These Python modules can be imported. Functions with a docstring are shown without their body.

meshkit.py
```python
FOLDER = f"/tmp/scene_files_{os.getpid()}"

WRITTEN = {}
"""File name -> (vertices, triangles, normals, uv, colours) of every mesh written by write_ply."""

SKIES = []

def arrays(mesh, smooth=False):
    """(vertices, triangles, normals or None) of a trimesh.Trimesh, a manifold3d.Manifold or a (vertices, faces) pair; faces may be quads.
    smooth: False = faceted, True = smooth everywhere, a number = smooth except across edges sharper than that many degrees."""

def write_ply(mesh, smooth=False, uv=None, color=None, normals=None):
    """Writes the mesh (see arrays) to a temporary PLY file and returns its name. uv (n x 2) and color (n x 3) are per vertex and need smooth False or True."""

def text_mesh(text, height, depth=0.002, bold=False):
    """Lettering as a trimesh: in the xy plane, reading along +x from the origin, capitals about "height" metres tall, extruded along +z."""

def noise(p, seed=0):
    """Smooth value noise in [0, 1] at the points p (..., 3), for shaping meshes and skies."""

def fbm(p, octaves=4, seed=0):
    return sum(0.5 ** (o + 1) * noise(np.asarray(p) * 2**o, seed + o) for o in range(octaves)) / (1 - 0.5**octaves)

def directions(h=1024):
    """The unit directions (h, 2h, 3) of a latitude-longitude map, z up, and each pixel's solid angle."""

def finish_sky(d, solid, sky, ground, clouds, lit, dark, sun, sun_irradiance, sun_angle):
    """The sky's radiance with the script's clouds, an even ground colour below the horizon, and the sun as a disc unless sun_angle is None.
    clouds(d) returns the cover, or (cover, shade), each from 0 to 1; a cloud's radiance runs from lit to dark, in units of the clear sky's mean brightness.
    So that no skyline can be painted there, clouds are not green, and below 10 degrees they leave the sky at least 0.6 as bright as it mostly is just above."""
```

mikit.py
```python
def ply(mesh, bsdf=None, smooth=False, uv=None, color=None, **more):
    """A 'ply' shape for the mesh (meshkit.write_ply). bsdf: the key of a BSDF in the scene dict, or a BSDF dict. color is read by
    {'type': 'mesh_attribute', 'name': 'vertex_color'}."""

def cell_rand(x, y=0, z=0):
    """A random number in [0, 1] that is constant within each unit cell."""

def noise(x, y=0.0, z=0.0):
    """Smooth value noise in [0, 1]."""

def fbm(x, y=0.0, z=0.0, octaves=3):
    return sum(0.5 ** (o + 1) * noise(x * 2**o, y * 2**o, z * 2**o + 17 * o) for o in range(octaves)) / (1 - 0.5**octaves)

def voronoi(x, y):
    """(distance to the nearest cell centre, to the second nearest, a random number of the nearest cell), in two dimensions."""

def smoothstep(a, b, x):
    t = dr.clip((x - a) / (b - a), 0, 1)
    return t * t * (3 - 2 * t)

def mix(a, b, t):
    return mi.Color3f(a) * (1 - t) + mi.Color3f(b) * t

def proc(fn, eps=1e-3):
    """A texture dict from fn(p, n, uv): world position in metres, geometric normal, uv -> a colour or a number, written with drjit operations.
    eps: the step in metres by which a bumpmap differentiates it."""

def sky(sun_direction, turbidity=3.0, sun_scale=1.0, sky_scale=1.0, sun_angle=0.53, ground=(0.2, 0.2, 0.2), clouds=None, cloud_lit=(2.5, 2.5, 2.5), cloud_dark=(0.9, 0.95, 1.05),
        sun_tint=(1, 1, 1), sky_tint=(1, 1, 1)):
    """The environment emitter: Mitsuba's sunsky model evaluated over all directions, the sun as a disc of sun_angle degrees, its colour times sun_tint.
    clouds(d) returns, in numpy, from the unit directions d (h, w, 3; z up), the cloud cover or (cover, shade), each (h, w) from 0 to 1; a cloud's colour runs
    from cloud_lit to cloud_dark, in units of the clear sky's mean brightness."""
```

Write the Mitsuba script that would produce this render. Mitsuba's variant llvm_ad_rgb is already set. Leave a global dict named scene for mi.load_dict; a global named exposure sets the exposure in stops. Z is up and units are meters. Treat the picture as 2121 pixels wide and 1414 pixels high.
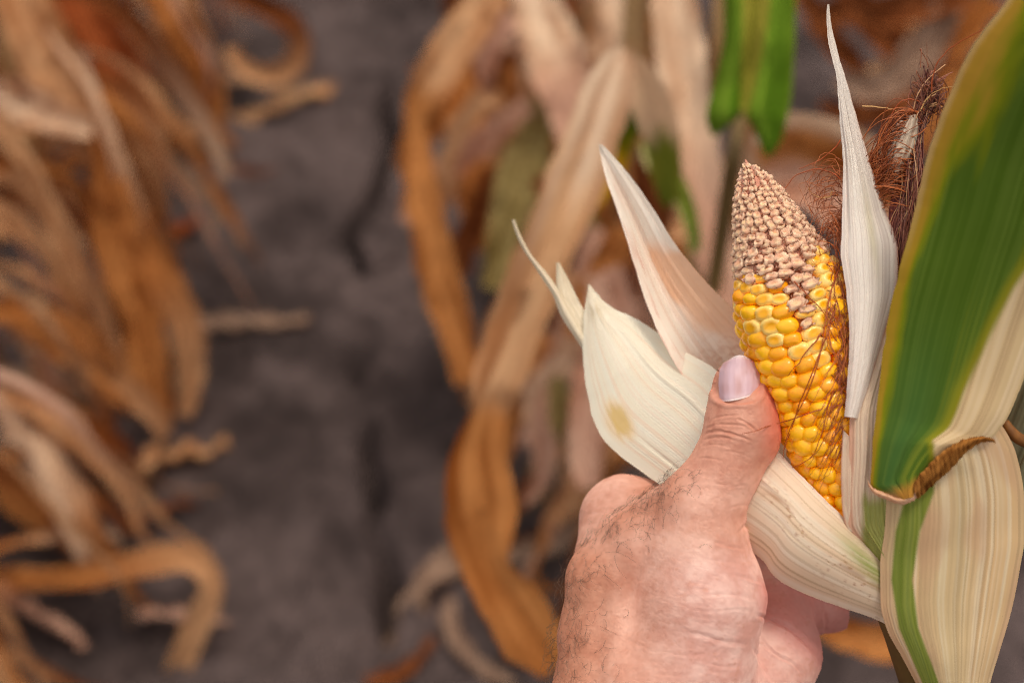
import math
import numpy as np
import trimesh
import drjit as dr
import mitsuba as mi
import mikit
import meshkit
from mikit import noise, fbm, smoothstep, mix
from scipy.interpolate import PchipInterpolator, CubicSpline

T = mi.ScalarTransform4f
scene, labels = {}, {}

# ------------------------------------------------------------------ camera, sky, exposure
CAM_H, PITCH, FOV, D0, APERTURE = 1.5, math.radians(45), 39.6, 0.55, 0.0053
CAM = np.array([0.0, 0.0, CAM_H])
FWD = np.array([0.0, math.cos(PITCH), -math.sin(PITCH)])
RIGHT = np.array([1.0, 0.0, 0.0])
UP = np.array([0.0, math.sin(PITCH), math.cos(PITCH)])
scene['camera'] = {'type': 'thinlens', 'fov': FOV, 'fov_axis': 'x', 'aperture_radius': APERTURE, 'focus_distance': D0,
                   'near_clip': 0.02, 'far_clip': 200.0,
                   'to_world': T().look_at(origin=CAM.tolist(), target=(CAM + FWD).tolist(), up=UP.tolist())}
# an overcast sky, three times as bright overhead as near the horizon, the sun a broad glow almost overhead
scene['sky_light'] = mikit.sky((0.16, 0.02, 0.98), turbidity=3, sun_scale=0.3, sun_angle=16, clouds=lambda d: (np.ones(d.shape[:2]), 1 - d[..., 2]),
                               cloud_lit=(2.5, 2.4, 2.28), cloud_dark=(0.84, 0.8, 0.75))
exposure = 2.17

# ------------------------------------------------------------------ measuring helpers
FPX = 2121 / 2 / math.tan(math.radians(FOV / 2))        # focal length in photograph pixels
PX = FPX / D0                                           # photograph pixels per metre in the focal plane
CU, CV = 1060.5, 707.0


def at(u, v, d):
    """World point seen at photograph pixel (u, v), d metres in front of the camera."""
    u, v, d = np.broadcast_arrays(*[np.asarray(x, float) for x in (u, v, d)])
    return CAM + d[..., None] * (FWD + ((u - CU) / FPX)[..., None] * RIGHT - ((v - CV) / FPX)[..., None] * UP)


def near(u, v, z):
    """As at(), with z = height above the focal plane towards the camera, 1 unit = 1/PX metre (0.19 mm)."""
    return at(u, v, D0 - np.asarray(z, float) / PX)


def ground_at(u, v):
    r = FWD + (u - CU) / FPX * RIGHT - (v - CV) / FPX * UP
    return CAM + r * (CAM_H / -r[2])


def lin(*rgb):
    """sRGB 0..255 to linear."""
    c = np.asarray(rgb, float) / 255
    return np.where(c <= 0.04045, c / 12.92, ((c + 0.055) / 1.055) ** 2.4)


def sst(a, b, x):
    t = np.clip((np.asarray(x, float) - a) / (b - a), 0, 1)
    return t * t * (3 - 2 * t)


def lerp(a, b, t):
    return np.asarray(a) * (1 - np.asarray(t)[..., None]) + np.asarray(b) * np.asarray(t)[..., None]


def n3(a, b, c=0.0, seed=0, o=3):
    return meshkit.fbm(np.stack(np.broadcast_arrays(a, b, c), -1).astype(float), o, seed)


def key_of(name, parent=None):
    base = f'{parent}__{name}' if parent else name
    if base not in used:
        used.add(base)
        return base
    i = 1
    while f'{base}_{i:03d}' in used:
        i += 1
    used.add(f'{base}_{i:03d}')
    return f'{base}_{i:03d}'


used = set()


def add(name, mesh, bsdf, parent=None, smooth=True, color=None, uv=None, label=None, cat=None, group=None, kind=None, **more):
    key = key_of(name, parent)
    scene[key] = mikit.ply(mesh, bsdf, smooth=smooth, color=color, uv=uv, **more)
    tag(key, label, cat, group, kind)
    return key


def tag(key, label=None, cat=None, group=None, kind=None):
    d = {k: v for k, v in (('label', label), ('category', cat), ('group', group), ('kind', kind)) if v}
    if d:
        labels[key] = d


def thing(name, label, cat, group=None):
    key = key_of(name)
    tag(key, label, cat, group)
    return key


def grid_faces(n, m):
    i = np.arange(n * m).reshape(n, m)
    return np.stack([i[:-1, :-1], i[:-1, 1:], i[1:, 1:], i[1:, :-1]], -1).reshape(-1, 4)


def tube(pts, rad, sides=6, cap=True):
    """Tapered tube through the points; returns (v, quads as tris)."""
    pts = np.asarray(pts, float)
    rad = np.broadcast_to(np.asarray(rad, float), len(pts))
    t = np.gradient(pts, axis=0)
    t /= np.linalg.norm(t, axis=1, keepdims=True) + 1e-12
    ref = np.array([0.31, 0.2, 0.93]) if abs(t[0] @ [0.31, 0.2, 0.93]) < 0.9 else np.array([1.0, 0, 0])
    a = np.cross(t, ref)
    a /= np.linalg.norm(a, axis=1, keepdims=True) + 1e-12
    b = np.cross(t, a)
    ang = np.arange(sides) * 2 * np.pi / sides
    v = pts[:, None] + rad[:, None, None] * (np.cos(ang)[None, :, None] * a[:, None] + np.sin(ang)[None, :, None] * b[:, None])
    n = len(pts)
    i = np.arange(n * sides).reshape(n, sides)
    j = np.roll(i, -1, 1)
    f = np.stack([i[:-1], j[:-1], j[1:], i[1:]], -1).reshape(-1, 4)
    f = np.vstack([f[:, [0, 1, 2]], f[:, [0, 2, 3]]])
    v = v.reshape(-1, 3)
    if cap:
        v = np.vstack([v, pts[:1], pts[-1:]])
        f = np.vstack([f, np.stack([j[0], i[0], np.full(sides, len(v) - 2)], 1), np.stack([i[-1], j[-1], np.full(sides, len(v) - 1)], 1)])
    return v, f


def join(parts):
    vs, fs, o = [], [], 0
    for v, f in parts:
        vs.append(v)
        fs.append(f + o)
        o += len(v)
    return np.vstack(vs), np.vstack(fs)


def spline(p, n, kind=PchipInterpolator):
    """n points along the curve through the rows of p, evenly by chord of the first two columns."""
    p = np.asarray(p, float)
    s = np.concatenate([[0], np.cumsum(np.linalg.norm(np.diff(p[:, :2], axis=0), axis=1) + 1e-6)])
    return kind(s / s[-1], p)(np.linspace(0, 1, n))


# ------------------------------------------------------------------ materials
VC = {'type': 'mesh_attribute', 'name': 'vertex_color'}


def soil_col(p, n, uv):
    a = fbm(p.x * 9, p.y * 9, 3.0, 4)
    b = noise(p.x * 60, p.y * 60, 1.0)
    c = mix((0.034, 0.0238, 0.0236), (0.082, 0.0600, 0.0592), smoothstep(0.3, 0.7, a))
    return c * (0.75 + 0.5 * b)


def soil_bump(p, n, uv):
    return 0.004 * fbm(p.x * 45, p.y * 45, 0.0, 4)


scene['mat_soil'] = {'type': 'twosided', 'bsdf': {'type': 'bumpmap', 'bump': mikit.proc(soil_bump), 'scale': 1.0,
                     'nested': {'type': 'principled', 'base_color': mikit.proc(soil_col), 'roughness': 0.9, 'specular': 0.2}}}
scene['mat_leaf'] = {'type': 'principledthin', 'base_color': VC, 'roughness': 0.5, 'diff_trans': 0.7, 'spec_trans': 0.0}
scene['mat_husk'] = {'type': 'principledthin', 'base_color': VC, 'roughness': 0.5, 'diff_trans': 0.45, 'spec_trans': 0.0}
scene['mat_green'] = {'type': 'principledthin', 'base_color': VC, 'roughness': 0.42, 'diff_trans': 0.3, 'spec_trans': 0.0}
scene['mat_stalk'] = {'type': 'twosided', 'bsdf': {'type': 'principled', 'base_color': VC, 'roughness': 0.6, 'specular': 0.35}}
scene['mat_kernel'] = {'type': 'principled', 'base_color': VC, 'roughness': 0.27, 'specular': 0.5, 'clearcoat': 0.5, 'clearcoat_gloss': 0.9}
scene['mat_dry'] = {'type': 'principled', 'base_color': VC, 'roughness': 0.75, 'specular': 0.3}
scene['mat_silk'] = {'type': 'principled', 'base_color': VC, 'roughness': 0.4, 'specular': 0.5}
scene['mat_hair'] = {'type': 'principled', 'base_color': {'type': 'rgb', 'value': [0.10, 0.055, 0.036]}, 'roughness': 0.4}
scene['mat_nail'] = {'type': 'twosided', 'bsdf': {'type': 'principled', 'base_color': VC, 'roughness': 0.42, 'specular': 0.45}}


def skin_bump(p, n, uv):
    x, y, z = p.x * 1100, p.y * 1100, p.z * 1100
    return 0.00016 * noise(x, y, z) + 0.00010 * noise(x * 2.3, y * 2.3, z * 2.3)


scene['mat_skin'] = {'type': 'bumpmap', 'bump': mikit.proc(skin_bump, eps=1.5e-4), 'scale': 1.0,
                     'nested': {'type': 'principled', 'base_color': VC, 'roughness': 0.48, 'specular': 0.45, 'flatness': 0.4}}

# ------------------------------------------------------------------ ground
rng = np.random.default_rng(7)


CRACK = np.array([ground_at(u, v)[:2] for u, v in [(800, 300), (752, 430), (728, 470), (742, 560), (690, 640), (705, 700), (748, 790), (756, 880), (768, 965), (778, 1060), (806, 1150), (800, 1260), (830, 1380)]])
CRACK = PchipInterpolator(CRACK[::-1, 1], CRACK[::-1, 0])


def soil_z(x, y):
    big = 0.05 * (n3(x * 2.2, y * 2.2, seed=3) - 0.5)
    clod = 0.06 * (np.abs(n3(x * 7, y * 7, 1.3, seed=5, o=3) - 0.5) * 2) ** 0.8
    fine = 0.020 * (n3(x * 24, y * 24, seed=9) - 0.5)
    cx = CRACK(np.clip(y, 1.0, 2.1)) + 0.016 * (n3(y * 26, 0.3, seed=21, o=2) - 0.5)
    open_ = sst(0.40, 0.62, n3(y * 7.5, 7.0, seed=8, o=2)) * sst(0.9, 1.05, y) * sst(2.25, 2.05, y)
    crack = -0.10 * open_ * np.exp(-np.abs((x - cx) / (0.005 + 0.014 * n3(y * 12, 2.0, seed=4))) ** 3)
    hollow = -0.015 * np.exp(-((x + 0.24) / 0.06) ** 2)
    ridge = 0.03 * np.exp(-((x - 0.17) / 0.2) ** 2) + 0.03 * np.exp(-((x + 0.7) / 0.2) ** 2)
    return big - clod + fine + crack + hollow + ridge


def soil_axis(lo, hi, step, far):
    core = np.arange(lo, hi + step / 2, step)
    out = np.geomspace(step * 3, far, 26)
    return np.concatenate([(lo - np.cumsum(np.diff(np.concatenate([[0], out]))))[::-1], core, hi + np.cumsum(np.diff(np.concatenate([[0], out])))])


gx, gy = np.meshgrid(soil_axis(-1.2, 0.8, 0.005, 60), soil_axis(0.6, 3.0, 0.005, 60), indexing='ij')
gz = soil_z(gx, gy) * np.exp(-np.maximum(0, np.maximum(np.abs(gx), np.abs(gy - 1.7)) - 6) / 10)
add('ground', (np.stack([gx, gy, gz], -1).reshape(-1, 3), grid_faces(*gx.shape)), 'mat_soil', kind='structure',
    label='dark grey brown cracked field soil between the rows')

# ------------------------------------------------------------------ leaves: sheets between two edges, ribbons along a path


def sheet(left, right, n=90, m=40, bulge=0.0, ridges=0, ridge_h=1.0, wave=0.0, seed=0, ragged=0.0, crease=None, folds=0, curl=0.0):
    """Grid between two edge curves given as rows (u, v, z) in photograph pixels; returns world verts, faces, a, t, U, V.
    bulge: how far the middle stands towards the viewer; ridges: count of raised veins."""
    Lc, Rc = spline(left, n), spline(right, n)
    a, t = np.meshgrid(np.linspace(0, 1, m), np.linspace(0, 1, n))
    P = Lc[:, None] * (1 - a[..., None]) + Rc[:, None] * a[..., None]
    w = np.linalg.norm(Rc - Lc, axis=1)[:, None]
    if callable(bulge):
        b = bulge(t)
    elif np.ndim(bulge):
        b = np.interp(t, np.linspace(0, 1, len(bulge)), bulge)
    else:
        b = bulge
    P[..., 2] += b * 4 * a * (1 - a)
    side = (Rc - Lc)[:, None] / (w[..., None] + 1e-6)
    edge = np.minimum(a, 1 - a)
    if ragged:
        r = (n3(t * 30, a.round() * 9, 0.5, seed=seed + 3) - 0.5) * ragged
        P += side * (r * sst(0.25, 0, edge))[..., None]
    if wave:
        P[..., 2] += wave * (n3(t * 5, a * 2.2, seed=seed, o=2) - 0.5) * 2
    if folds:
        rfold = np.random.default_rng(seed + 900)
        for _ in range(folds):
            a0, a1, wd, hgt = rfold.uniform(0.08, 0.92), rfold.normal(0, 0.06), rfold.uniform(0.012, 0.03), rfold.normal(0, 3.0)
            t0, t1 = sorted(rfold.uniform(0, 1, 2))
            P[..., 2] += hgt * np.exp(-((a - a0 - a1 * (t - 0.5)) / wd) ** 2) * sst(t0 - 0.1, t0 + 0.1, t) * sst(t1 + 0.15, t1, t) * np.minimum(1, w / 80)
        P[..., 2] += 2.2 * (n3(t * 26, a * 5, 0.7, seed=seed + 901, o=2) - 0.5)
    if crease:
        P[..., 2] += crease[1] * np.minimum(1, w / 80) * np.maximum(0, 1 - np.abs(a - crease[0]) / 0.3)
    if curl:
        P[..., 2] += curl * (2 * np.abs(a - 0.5)) ** 4
    if ridges:
        ph = 2 * np.pi * ridges * a + 1.6 * (n3(a * ridges * 0.35, t * 0.4, seed=seed + 7, o=2) - 0.5)
        amp = ridge_h * np.minimum(1, w / 60) * (0.4 + 1.2 * n3(a * ridges * 0.5, t * 2, seed=seed + 11, o=1))
        P[..., 2] += amp * np.sin(ph)
    return near(P[..., 0], P[..., 1], P[..., 2]).reshape(-1, 3), grid_faces(n, m), a.ravel(), t.ravel(), P[..., 0].ravel(), P[..., 1].ravel()


def streak(a, t, fa, ft, seed):
    return n3(a * fa, t * ft, seed * 1.7, seed=seed, o=3)


def ribbon(pts, width, roll=0.0, fold=0.15, wave=0.12, waves=3.0, n=72, m=9, seed=0, face=None, crumple=0.16):
    """Leaf blade along world points; width in metres (a number or per point), roll in radians about its run (per point)."""
    pts = np.asarray(pts, float)
    k = len(pts)
    s = np.concatenate([[0], np.cumsum(np.linalg.norm(np.diff(pts, axis=0), axis=1) + 1e-9)])
    s /= s[-1]
    tt = np.linspace(0, 1, n)
    C = (PchipInterpolator if k < 4 else CubicSpline)(s, pts)(tt)
    W = np.interp(tt, s, np.broadcast_to(width, k)) if np.ndim(width) else width * np.sin(np.pi * (0.12 + 0.88 * tt)) ** 0.55
    Rl = PchipInterpolator(s, np.broadcast_to(np.asarray(roll, float), k))(tt)
    Tn = np.gradient(C, axis=0)
    Tn /= np.linalg.norm(Tn, axis=1, keepdims=True) + 1e-12
    N = (CAM - C) if face is None else np.broadcast_to(np.asarray(face, float), C.shape)
    N = N - (N * Tn).sum(1, keepdims=True) * Tn
    N /= np.linalg.norm(N, axis=1, keepdims=True) + 1e-9
    S = np.cross(Tn, N)
    c, sn = np.cos(Rl)[:, None], np.sin(Rl)[:, None]
    S, N = c * S + sn * N, c * N - sn * S
    a = np.linspace(0, 1, m)
    x = (2 * a - 1)[None, :, None]
    ph = seed * 1.9
    wv = wave * W[:, None, None] * np.sin(2 * np.pi * waves * tt + ph)[:, None, None] * np.sign(x) * x * x
    wv += 0.5 * wave * W[:, None, None] * np.sin(2 * np.pi * waves * 1.7 * tt + 2 * ph)[:, None, None] * x * x
    A, TT = np.meshgrid(a, tt)
    L = np.linalg.norm(np.diff(C, axis=0), axis=1).sum()
    cr = n3(TT * L / 0.030, A * 2.5, seed * 0.37, seed=seed + 2, o=3) - 0.5
    fine = np.abs(n3(TT * L / 0.055, A * 5, seed * 0.61, seed=seed + 4, o=2) - 0.5)
    wv = wv + (W[:, None] * (crumple * 2 * cr - crumple * 1.5 * fine))[..., None]
    rag = 1 + 0.34 * (n3(TT * L / 0.022, A.round() * 7, seed * 0.2, seed=seed + 6, o=2) - 0.5)
    P = C[:, None] + S[:, None] * x * (W[:, None] * rag)[..., None] / 2 + N[:, None] * (fold * W[:, None, None] * np.abs(x) ** 1.1 + wv)
    return P.reshape(-1, 3), grid_faces(n, m), A.ravel(), TT.ravel()


DRY = {'orange': (lin(138, 76, 32), lin(202, 138, 82)), 'tan': (lin(172, 116, 76), lin(224, 180, 138)), 'pale': (lin(198, 154, 122), lin(240, 212, 184)),
       'brown': (lin(88, 44, 22), lin(148, 88, 52)), 'pink': (lin(190, 136, 112), lin(230, 190, 168)), 'grey': (lin(118, 92, 78), lin(176, 146, 126)),
       'olive': (lin(110, 92, 46), lin(166, 150, 100)), 'rust': (lin(112, 48, 22), lin(170, 92, 52))}


def dry_col(a, t, kind, seed, tip=None):
    lo, hi = DRY[kind]
    f = 0.65 * streak(a, t, 9, 2.2, seed) + 0.35 * n3(a * 3, t * 9, seed=seed + 5)
    c = lerp(lo, hi, sst(0.32, 0.68, f))
    c = lerp(c, hi * 1.08, 0.5 * np.exp(-((a - 0.5) / 0.06) ** 2))
    spot = sst(0.70, 0.78, n3(a * 6, t * 16, 4.2, seed=seed + 8))
    c = lerp(c, DRY['brown'][0], 0.6 * spot)
    if tip is not None:
        c = lerp(c, lerp(*DRY[tip], f), sst(0.35, 0.75, t))
    return c


# ------------------------------------------------------------------ the corn rows behind


def stalk_mesh(x, y, h, lean=(0, 0), r=0.011):
    z = np.linspace(-0.06, h, 40)
    k = np.maximum(z, 0) / max(h, 0.1)
    node = 1 + 0.22 * np.exp(-(((z + 0.03) % 0.13 - 0.065) / 0.012) ** 2)
    return tube(np.stack([x + lean[0] * k ** 1.5, y + lean[1] * k ** 1.5, z], 1), r * (1 - 0.35 * k) * node, 10)


def put_leaf(plant, pts, width, kind, seed, tip=None, color=None, **kw):
    v, f, a, t = ribbon(pts, width, seed=seed, **kw)
    c = dry_col(a, t, kind, seed, tip) if color is None else color(a, t)
    return add('leaf', (v, f), 'mat_leaf', plant, color=c)


def leaf_path(r, x, y, h0, az, reach, drop, rise=0.05):
    o = np.array([math.cos(az), math.sin(az), 0])
    side = np.array([-o[1], o[0], 0]) * r.uniform(-0.12, 0.12)
    q = np.array([[0, 0], [0.18, rise], [0.5, rise * 0.9], [0.8, -drop * 0.25], [0.95, -drop * 0.62], [0.92 + r.uniform(-0.25, 0.2), -drop]])
    p = np.array([x, y, h0]) + q[:, :1] * reach * o + q[:, 1:] * np.array([0, 0, 1]) + (q[:, :1] ** 2) * side
    p[:, 2] = np.maximum(p[:, 2], 0.025)
    return p


KINDS = ['orange', 'tan', 'brown', 'tan', 'orange', 'pale', 'orange', 'tan', 'brown', 'pink', 'orange', 'tan']


def corn_plant(x, y, h, label, seed, n_leaf, reach=(0.16, 0.34), hs=(0.1, 0.9), group=None, kinds=KINDS, az0=None, spread=math.pi, lean=(0, 0), width=(0.03, 0.06)):
    r = np.random.default_rng(seed)
    key = thing('corn_plant', label, 'corn plant', group)
    v, f = stalk_mesh(x, y, h, lean)
    zz = v[:, 2]
    add('stalk', (v, f), 'mat_stalk', key, color=lerp(lin(120, 86, 54), lin(196, 160, 112), sst(0.3, 0.7, n3(v[:, 0] * 60, v[:, 1] * 60, zz * 6, seed=seed))))
    for i in range(n_leaf):
        h0 = hs[0] + (hs[1] - hs[0]) * (i + r.uniform(0, 0.7)) / n_leaf
        base = (i % 2) * math.pi + r.normal(0, 0.5) if az0 is None else az0 + r.uniform(-spread, spread)
        k = (h0 / h) ** 1.5
        p = leaf_path(r, x + lean[0] * k, y + lean[1] * k, h0, base, r.uniform(*reach), r.uniform(0.5, 1.0) * min(h0, 0.5) + 0.05, r.uniform(0.01, 0.08))
        rl = np.cumsum(r.normal(0, 0.9, len(p))) + r.uniform(-0.4, 0.4)
        put_leaf(key, p, r.uniform(*width), kinds[r.integers(len(kinds))], seed * 31 + i, tip=kinds[r.integers(len(kinds))],
                 roll=rl, fold=r.uniform(0.15, 0.75), wave=r.uniform(0.08, 0.25), waves=r.uniform(1.5, 4), face=(0, 0, 1) if r.random() < 0.5 else None)
    return key


def pxpath(rows):
    """rows (u, v, d, width_px): world points and widths in metres."""
    q = np.asarray(rows, float)
    return at(q[:, 0], q[:, 1], q[:, 2]), q[:, 3] * q[:, 2] / FPX


left_row = []
for i, (y, lab) in enumerate([(0.95, 'withered corn plant in the bottom left corner, one leaf arching over the soil'),
                              (1.18, 'withered corn plant of the left row, just above the arching bottom leaf'),
                              (1.40, 'withered corn plant midway up the left row with curled orange leaves'),
                              (1.63, 'withered corn plant of the left row whose long leaf hangs over the bare soil'),
                              (1.88, 'withered corn plant in the upper half of the left row'),
                              (2.15, 'withered corn plant near the top left corner with broad tan leaves'),
                              (2.45, 'withered corn plant at the top of the left row beside a curled leaf ring')]):
    x = -0.70 + 0.03 * math.sin(i * 2.3)
    left_row.append(corn_plant(x, y, 0.95, lab, 40 + i, 25, reach=(0.10, 0.30), hs=(0.03, 0.50), width=(0.008, 0.032), group='withered plants of the left row'))
# a farther row beyond the left one and plants beyond the top edge
mid_row = []
for i, (x, y, lab) in enumerate([(0.19, 1.12, 'dry corn plant behind the hand, with a long folded tan leaf'),
                                 (0.13, 1.36, 'dry corn plant behind the peeled husk leaves, with a drooping leaf at its left'),
                                 (0.17, 1.60, 'dry corn plant with brown twisted leaves behind the folded tan leaf'),
                                 (0.11, 1.86, 'dry corn plant at the top centre with a pinkish leaf'),
                                 (0.16, 2.14, 'dry corn plant at the top centre, second from the last of its row'),
                                 (0.12, 2.45, 'dry corn plant at the top centre, last of its row')]):
    mid_row.append(corn_plant(x, y, 1.0, lab, 70 + i, 15, reach=(0.08, 0.24), hs=(0.03, 0.36), width=(0.016, 0.042), group='dry plants of the middle row'))

# leaves that the photograph shows one by one: rows of (u, v, distance, width in pixels)
def key_leaf(plant, rows, kind, seed, tip=None, roll=0.0, color=None, **kw):
    kw.setdefault('fold', 0.42)
    p, w = pxpath(rows)
    put_leaf(plant, p, w, kind, seed, tip, color=color, roll=roll, n=96, m=11, **kw)


key_leaf(mid_row[0], [(1395, 420, 1.2, 40), (1372, 300, 1.12, 70), (1345, 205, 1.08, 84), (1312, 140, 1.065, 64), (1288, 104, 1.06, 14)], 'olive', 1, fold=0.3, wave=0.05, crumple=0.08,
         color=lambda a, t: lerp(lerp(lin(80, 100, 30), lin(140, 136, 50), n3(a * 8, t * 3)), lin(226, 190, 156), sst(0.45, 0.65, t + 0.2 * (n3(a * 6, t * 6, seed=4) - 0.5))))
key_leaf(mid_row[0], [(1290, 98, 1.055, 10), (1280, 124, 1.055, 62), (1256, 192, 1.055, 108), (1190, 370, 1.06, 118), (1120, 540, 1.06, 112), (1065, 680, 1.07, 112), (1025, 775, 1.075, 108),
                      (1000, 830, 1.08, 92), (985, 900, 1.09, 100), (988, 990, 1.10, 140), (1000, 1060, 1.11, 150), (1015, 1150, 1.12, 110),
                      (1060, 1250, 1.13, 130), (1110, 1330, 1.14, 140), (1150, 1385, 1.15, 60)], 'tan', 2, roll=[0, 0.1, 0.1, 0.1, 0, 0, 0.25, 1.0, 0.5, 0.1, -0.2, -0.6, -0.1, 0, 0],
         fold=0.22, wave=0.12, waves=2.2, crumple=0.10, color=lambda a, t: lerp(lerp(dry_col(a, t, 'pale', 2), dry_col(a, t, 'tan', 4), sst(0.05, 0.3, t + 0.4 * (n3(a * 5, t * 6, seed=9) - 0.5))), dry_col(a, t, 'orange', 3) * 1.12, sst(0.52, 0.57, t)))
key_leaf(mid_row[1], [(1020, -30, 1.55, 80), (955, 70, 1.55, 90), (885, 185, 1.55, 84), (855, 250, 1.56, 58), (862, 350, 1.57, 66), (885, 470, 1.58, 74),
                      (908, 570, 1.60, 84), (940, 680, 1.62, 80), (970, 790, 1.64, 60)], 'tan', 5, roll=[0.2, 0.1, 0, 0.9, 0.3, 0, 0.2, 0.3, 0.1],
         color=lambda a, t: lerp(dry_col(a, t, 'tan', 5), dry_col(a, t, 'orange', 6), sst(0.24, 0.32, t)), fold=0.2)
key_leaf(mid_row[3], [(1090, -40, 1.7, 70), (1130, 60, 1.68, 110), (1165, 160, 1.66, 120), (1185, 250, 1.65, 90), (1190, 330, 1.65, 50)], 'pale', 8, tip='pink', fold=0.15)
key_leaf(mid_row[1], [(1385, -60, 1.32, 90), (1405, 80, 1.3, 96), (1425, 220, 1.28, 100), (1455, 380, 1.26, 92), (1490, 540, 1.24, 88), (1520, 680, 1.22, 70)], 'pale', 9, tip='pink', fold=0.3)
key_leaf(mid_row[2], [(1275, -40, 1.6, 70), (1280, 60, 1.6, 80), (1270, 140, 1.6, 60), (1230, 260, 1.62, 50)], 'pale', 11)
key_leaf(mid_row[2], [(950, 120, 1.8, 60), (960, 240, 1.8, 90), (975, 360, 1.8, 80), (990, 520, 1.8, 50)], 'orange', 12)
key_leaf(mid_row[2], [(1120, 260, 1.7, 70), (1080, 350, 1.7, 90), (1050, 470, 1.7, 80), (1020, 600, 1.7, 50)], 'olive', 13)
key_leaf(mid_row[0], [(1250, 560, 1.45, 70), (1265, 640, 1.45, 100), (1240, 760, 1.45, 90), (1215, 900, 1.46, 80), (1220, 1010, 1.46, 50)], 'pink', 14)
key_leaf(mid_row[0], [(1290, 470, 1.5, 60), (1270, 530, 1.5, 80), (1230, 600, 1.5, 60), (1190, 700, 1.5, 40)], 'orange', 15)
rf = np.random.default_rng(77)
for i in range(44):        # the tangle of small leaves between the named ones
    if i % 2:
        u0, v0, dd0 = rf.uniform(930, 1230), rf.uniform(-60, 460), rf.uniform(1.62, 2.0)
    else:
        u0, v0, dd0 = rf.uniform(1080, 1330), rf.uniform(430, 850), rf.uniform(1.5, 1.8)
    L = rf.uniform(160, 330)
    lean_ = rf.normal(-0.05, 0.3)
    key_leaf(mid_row[[3, 2, 1, 0][(i // 2) % 4] if i % 2 else (i // 2) % 2], [(u0 + rf.normal(20, 25), v0, dd0, rf.uniform(30, 55)), (u0 + lean_ * L * 0.3, v0 + L * 0.35, dd0 + 0.03, rf.uniform(45, 85)),
             (u0 + lean_ * L * 0.7 + rf.normal(0, 14), v0 + L * 0.7, dd0 + 0.07, rf.uniform(40, 75)), (u0 + lean_ * L + rf.normal(0, 25), v0 + L, dd0 + 0.1, rf.uniform(12, 30))],
             ['tan', 'orange', 'pale', 'brown', 'pink', 'olive', 'tan', 'orange', 'brown'][i % 9], 200 + i, roll=[0, rf.normal(0, 0.6), rf.normal(0, 0.8), rf.normal(0, 0.8)])
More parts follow.
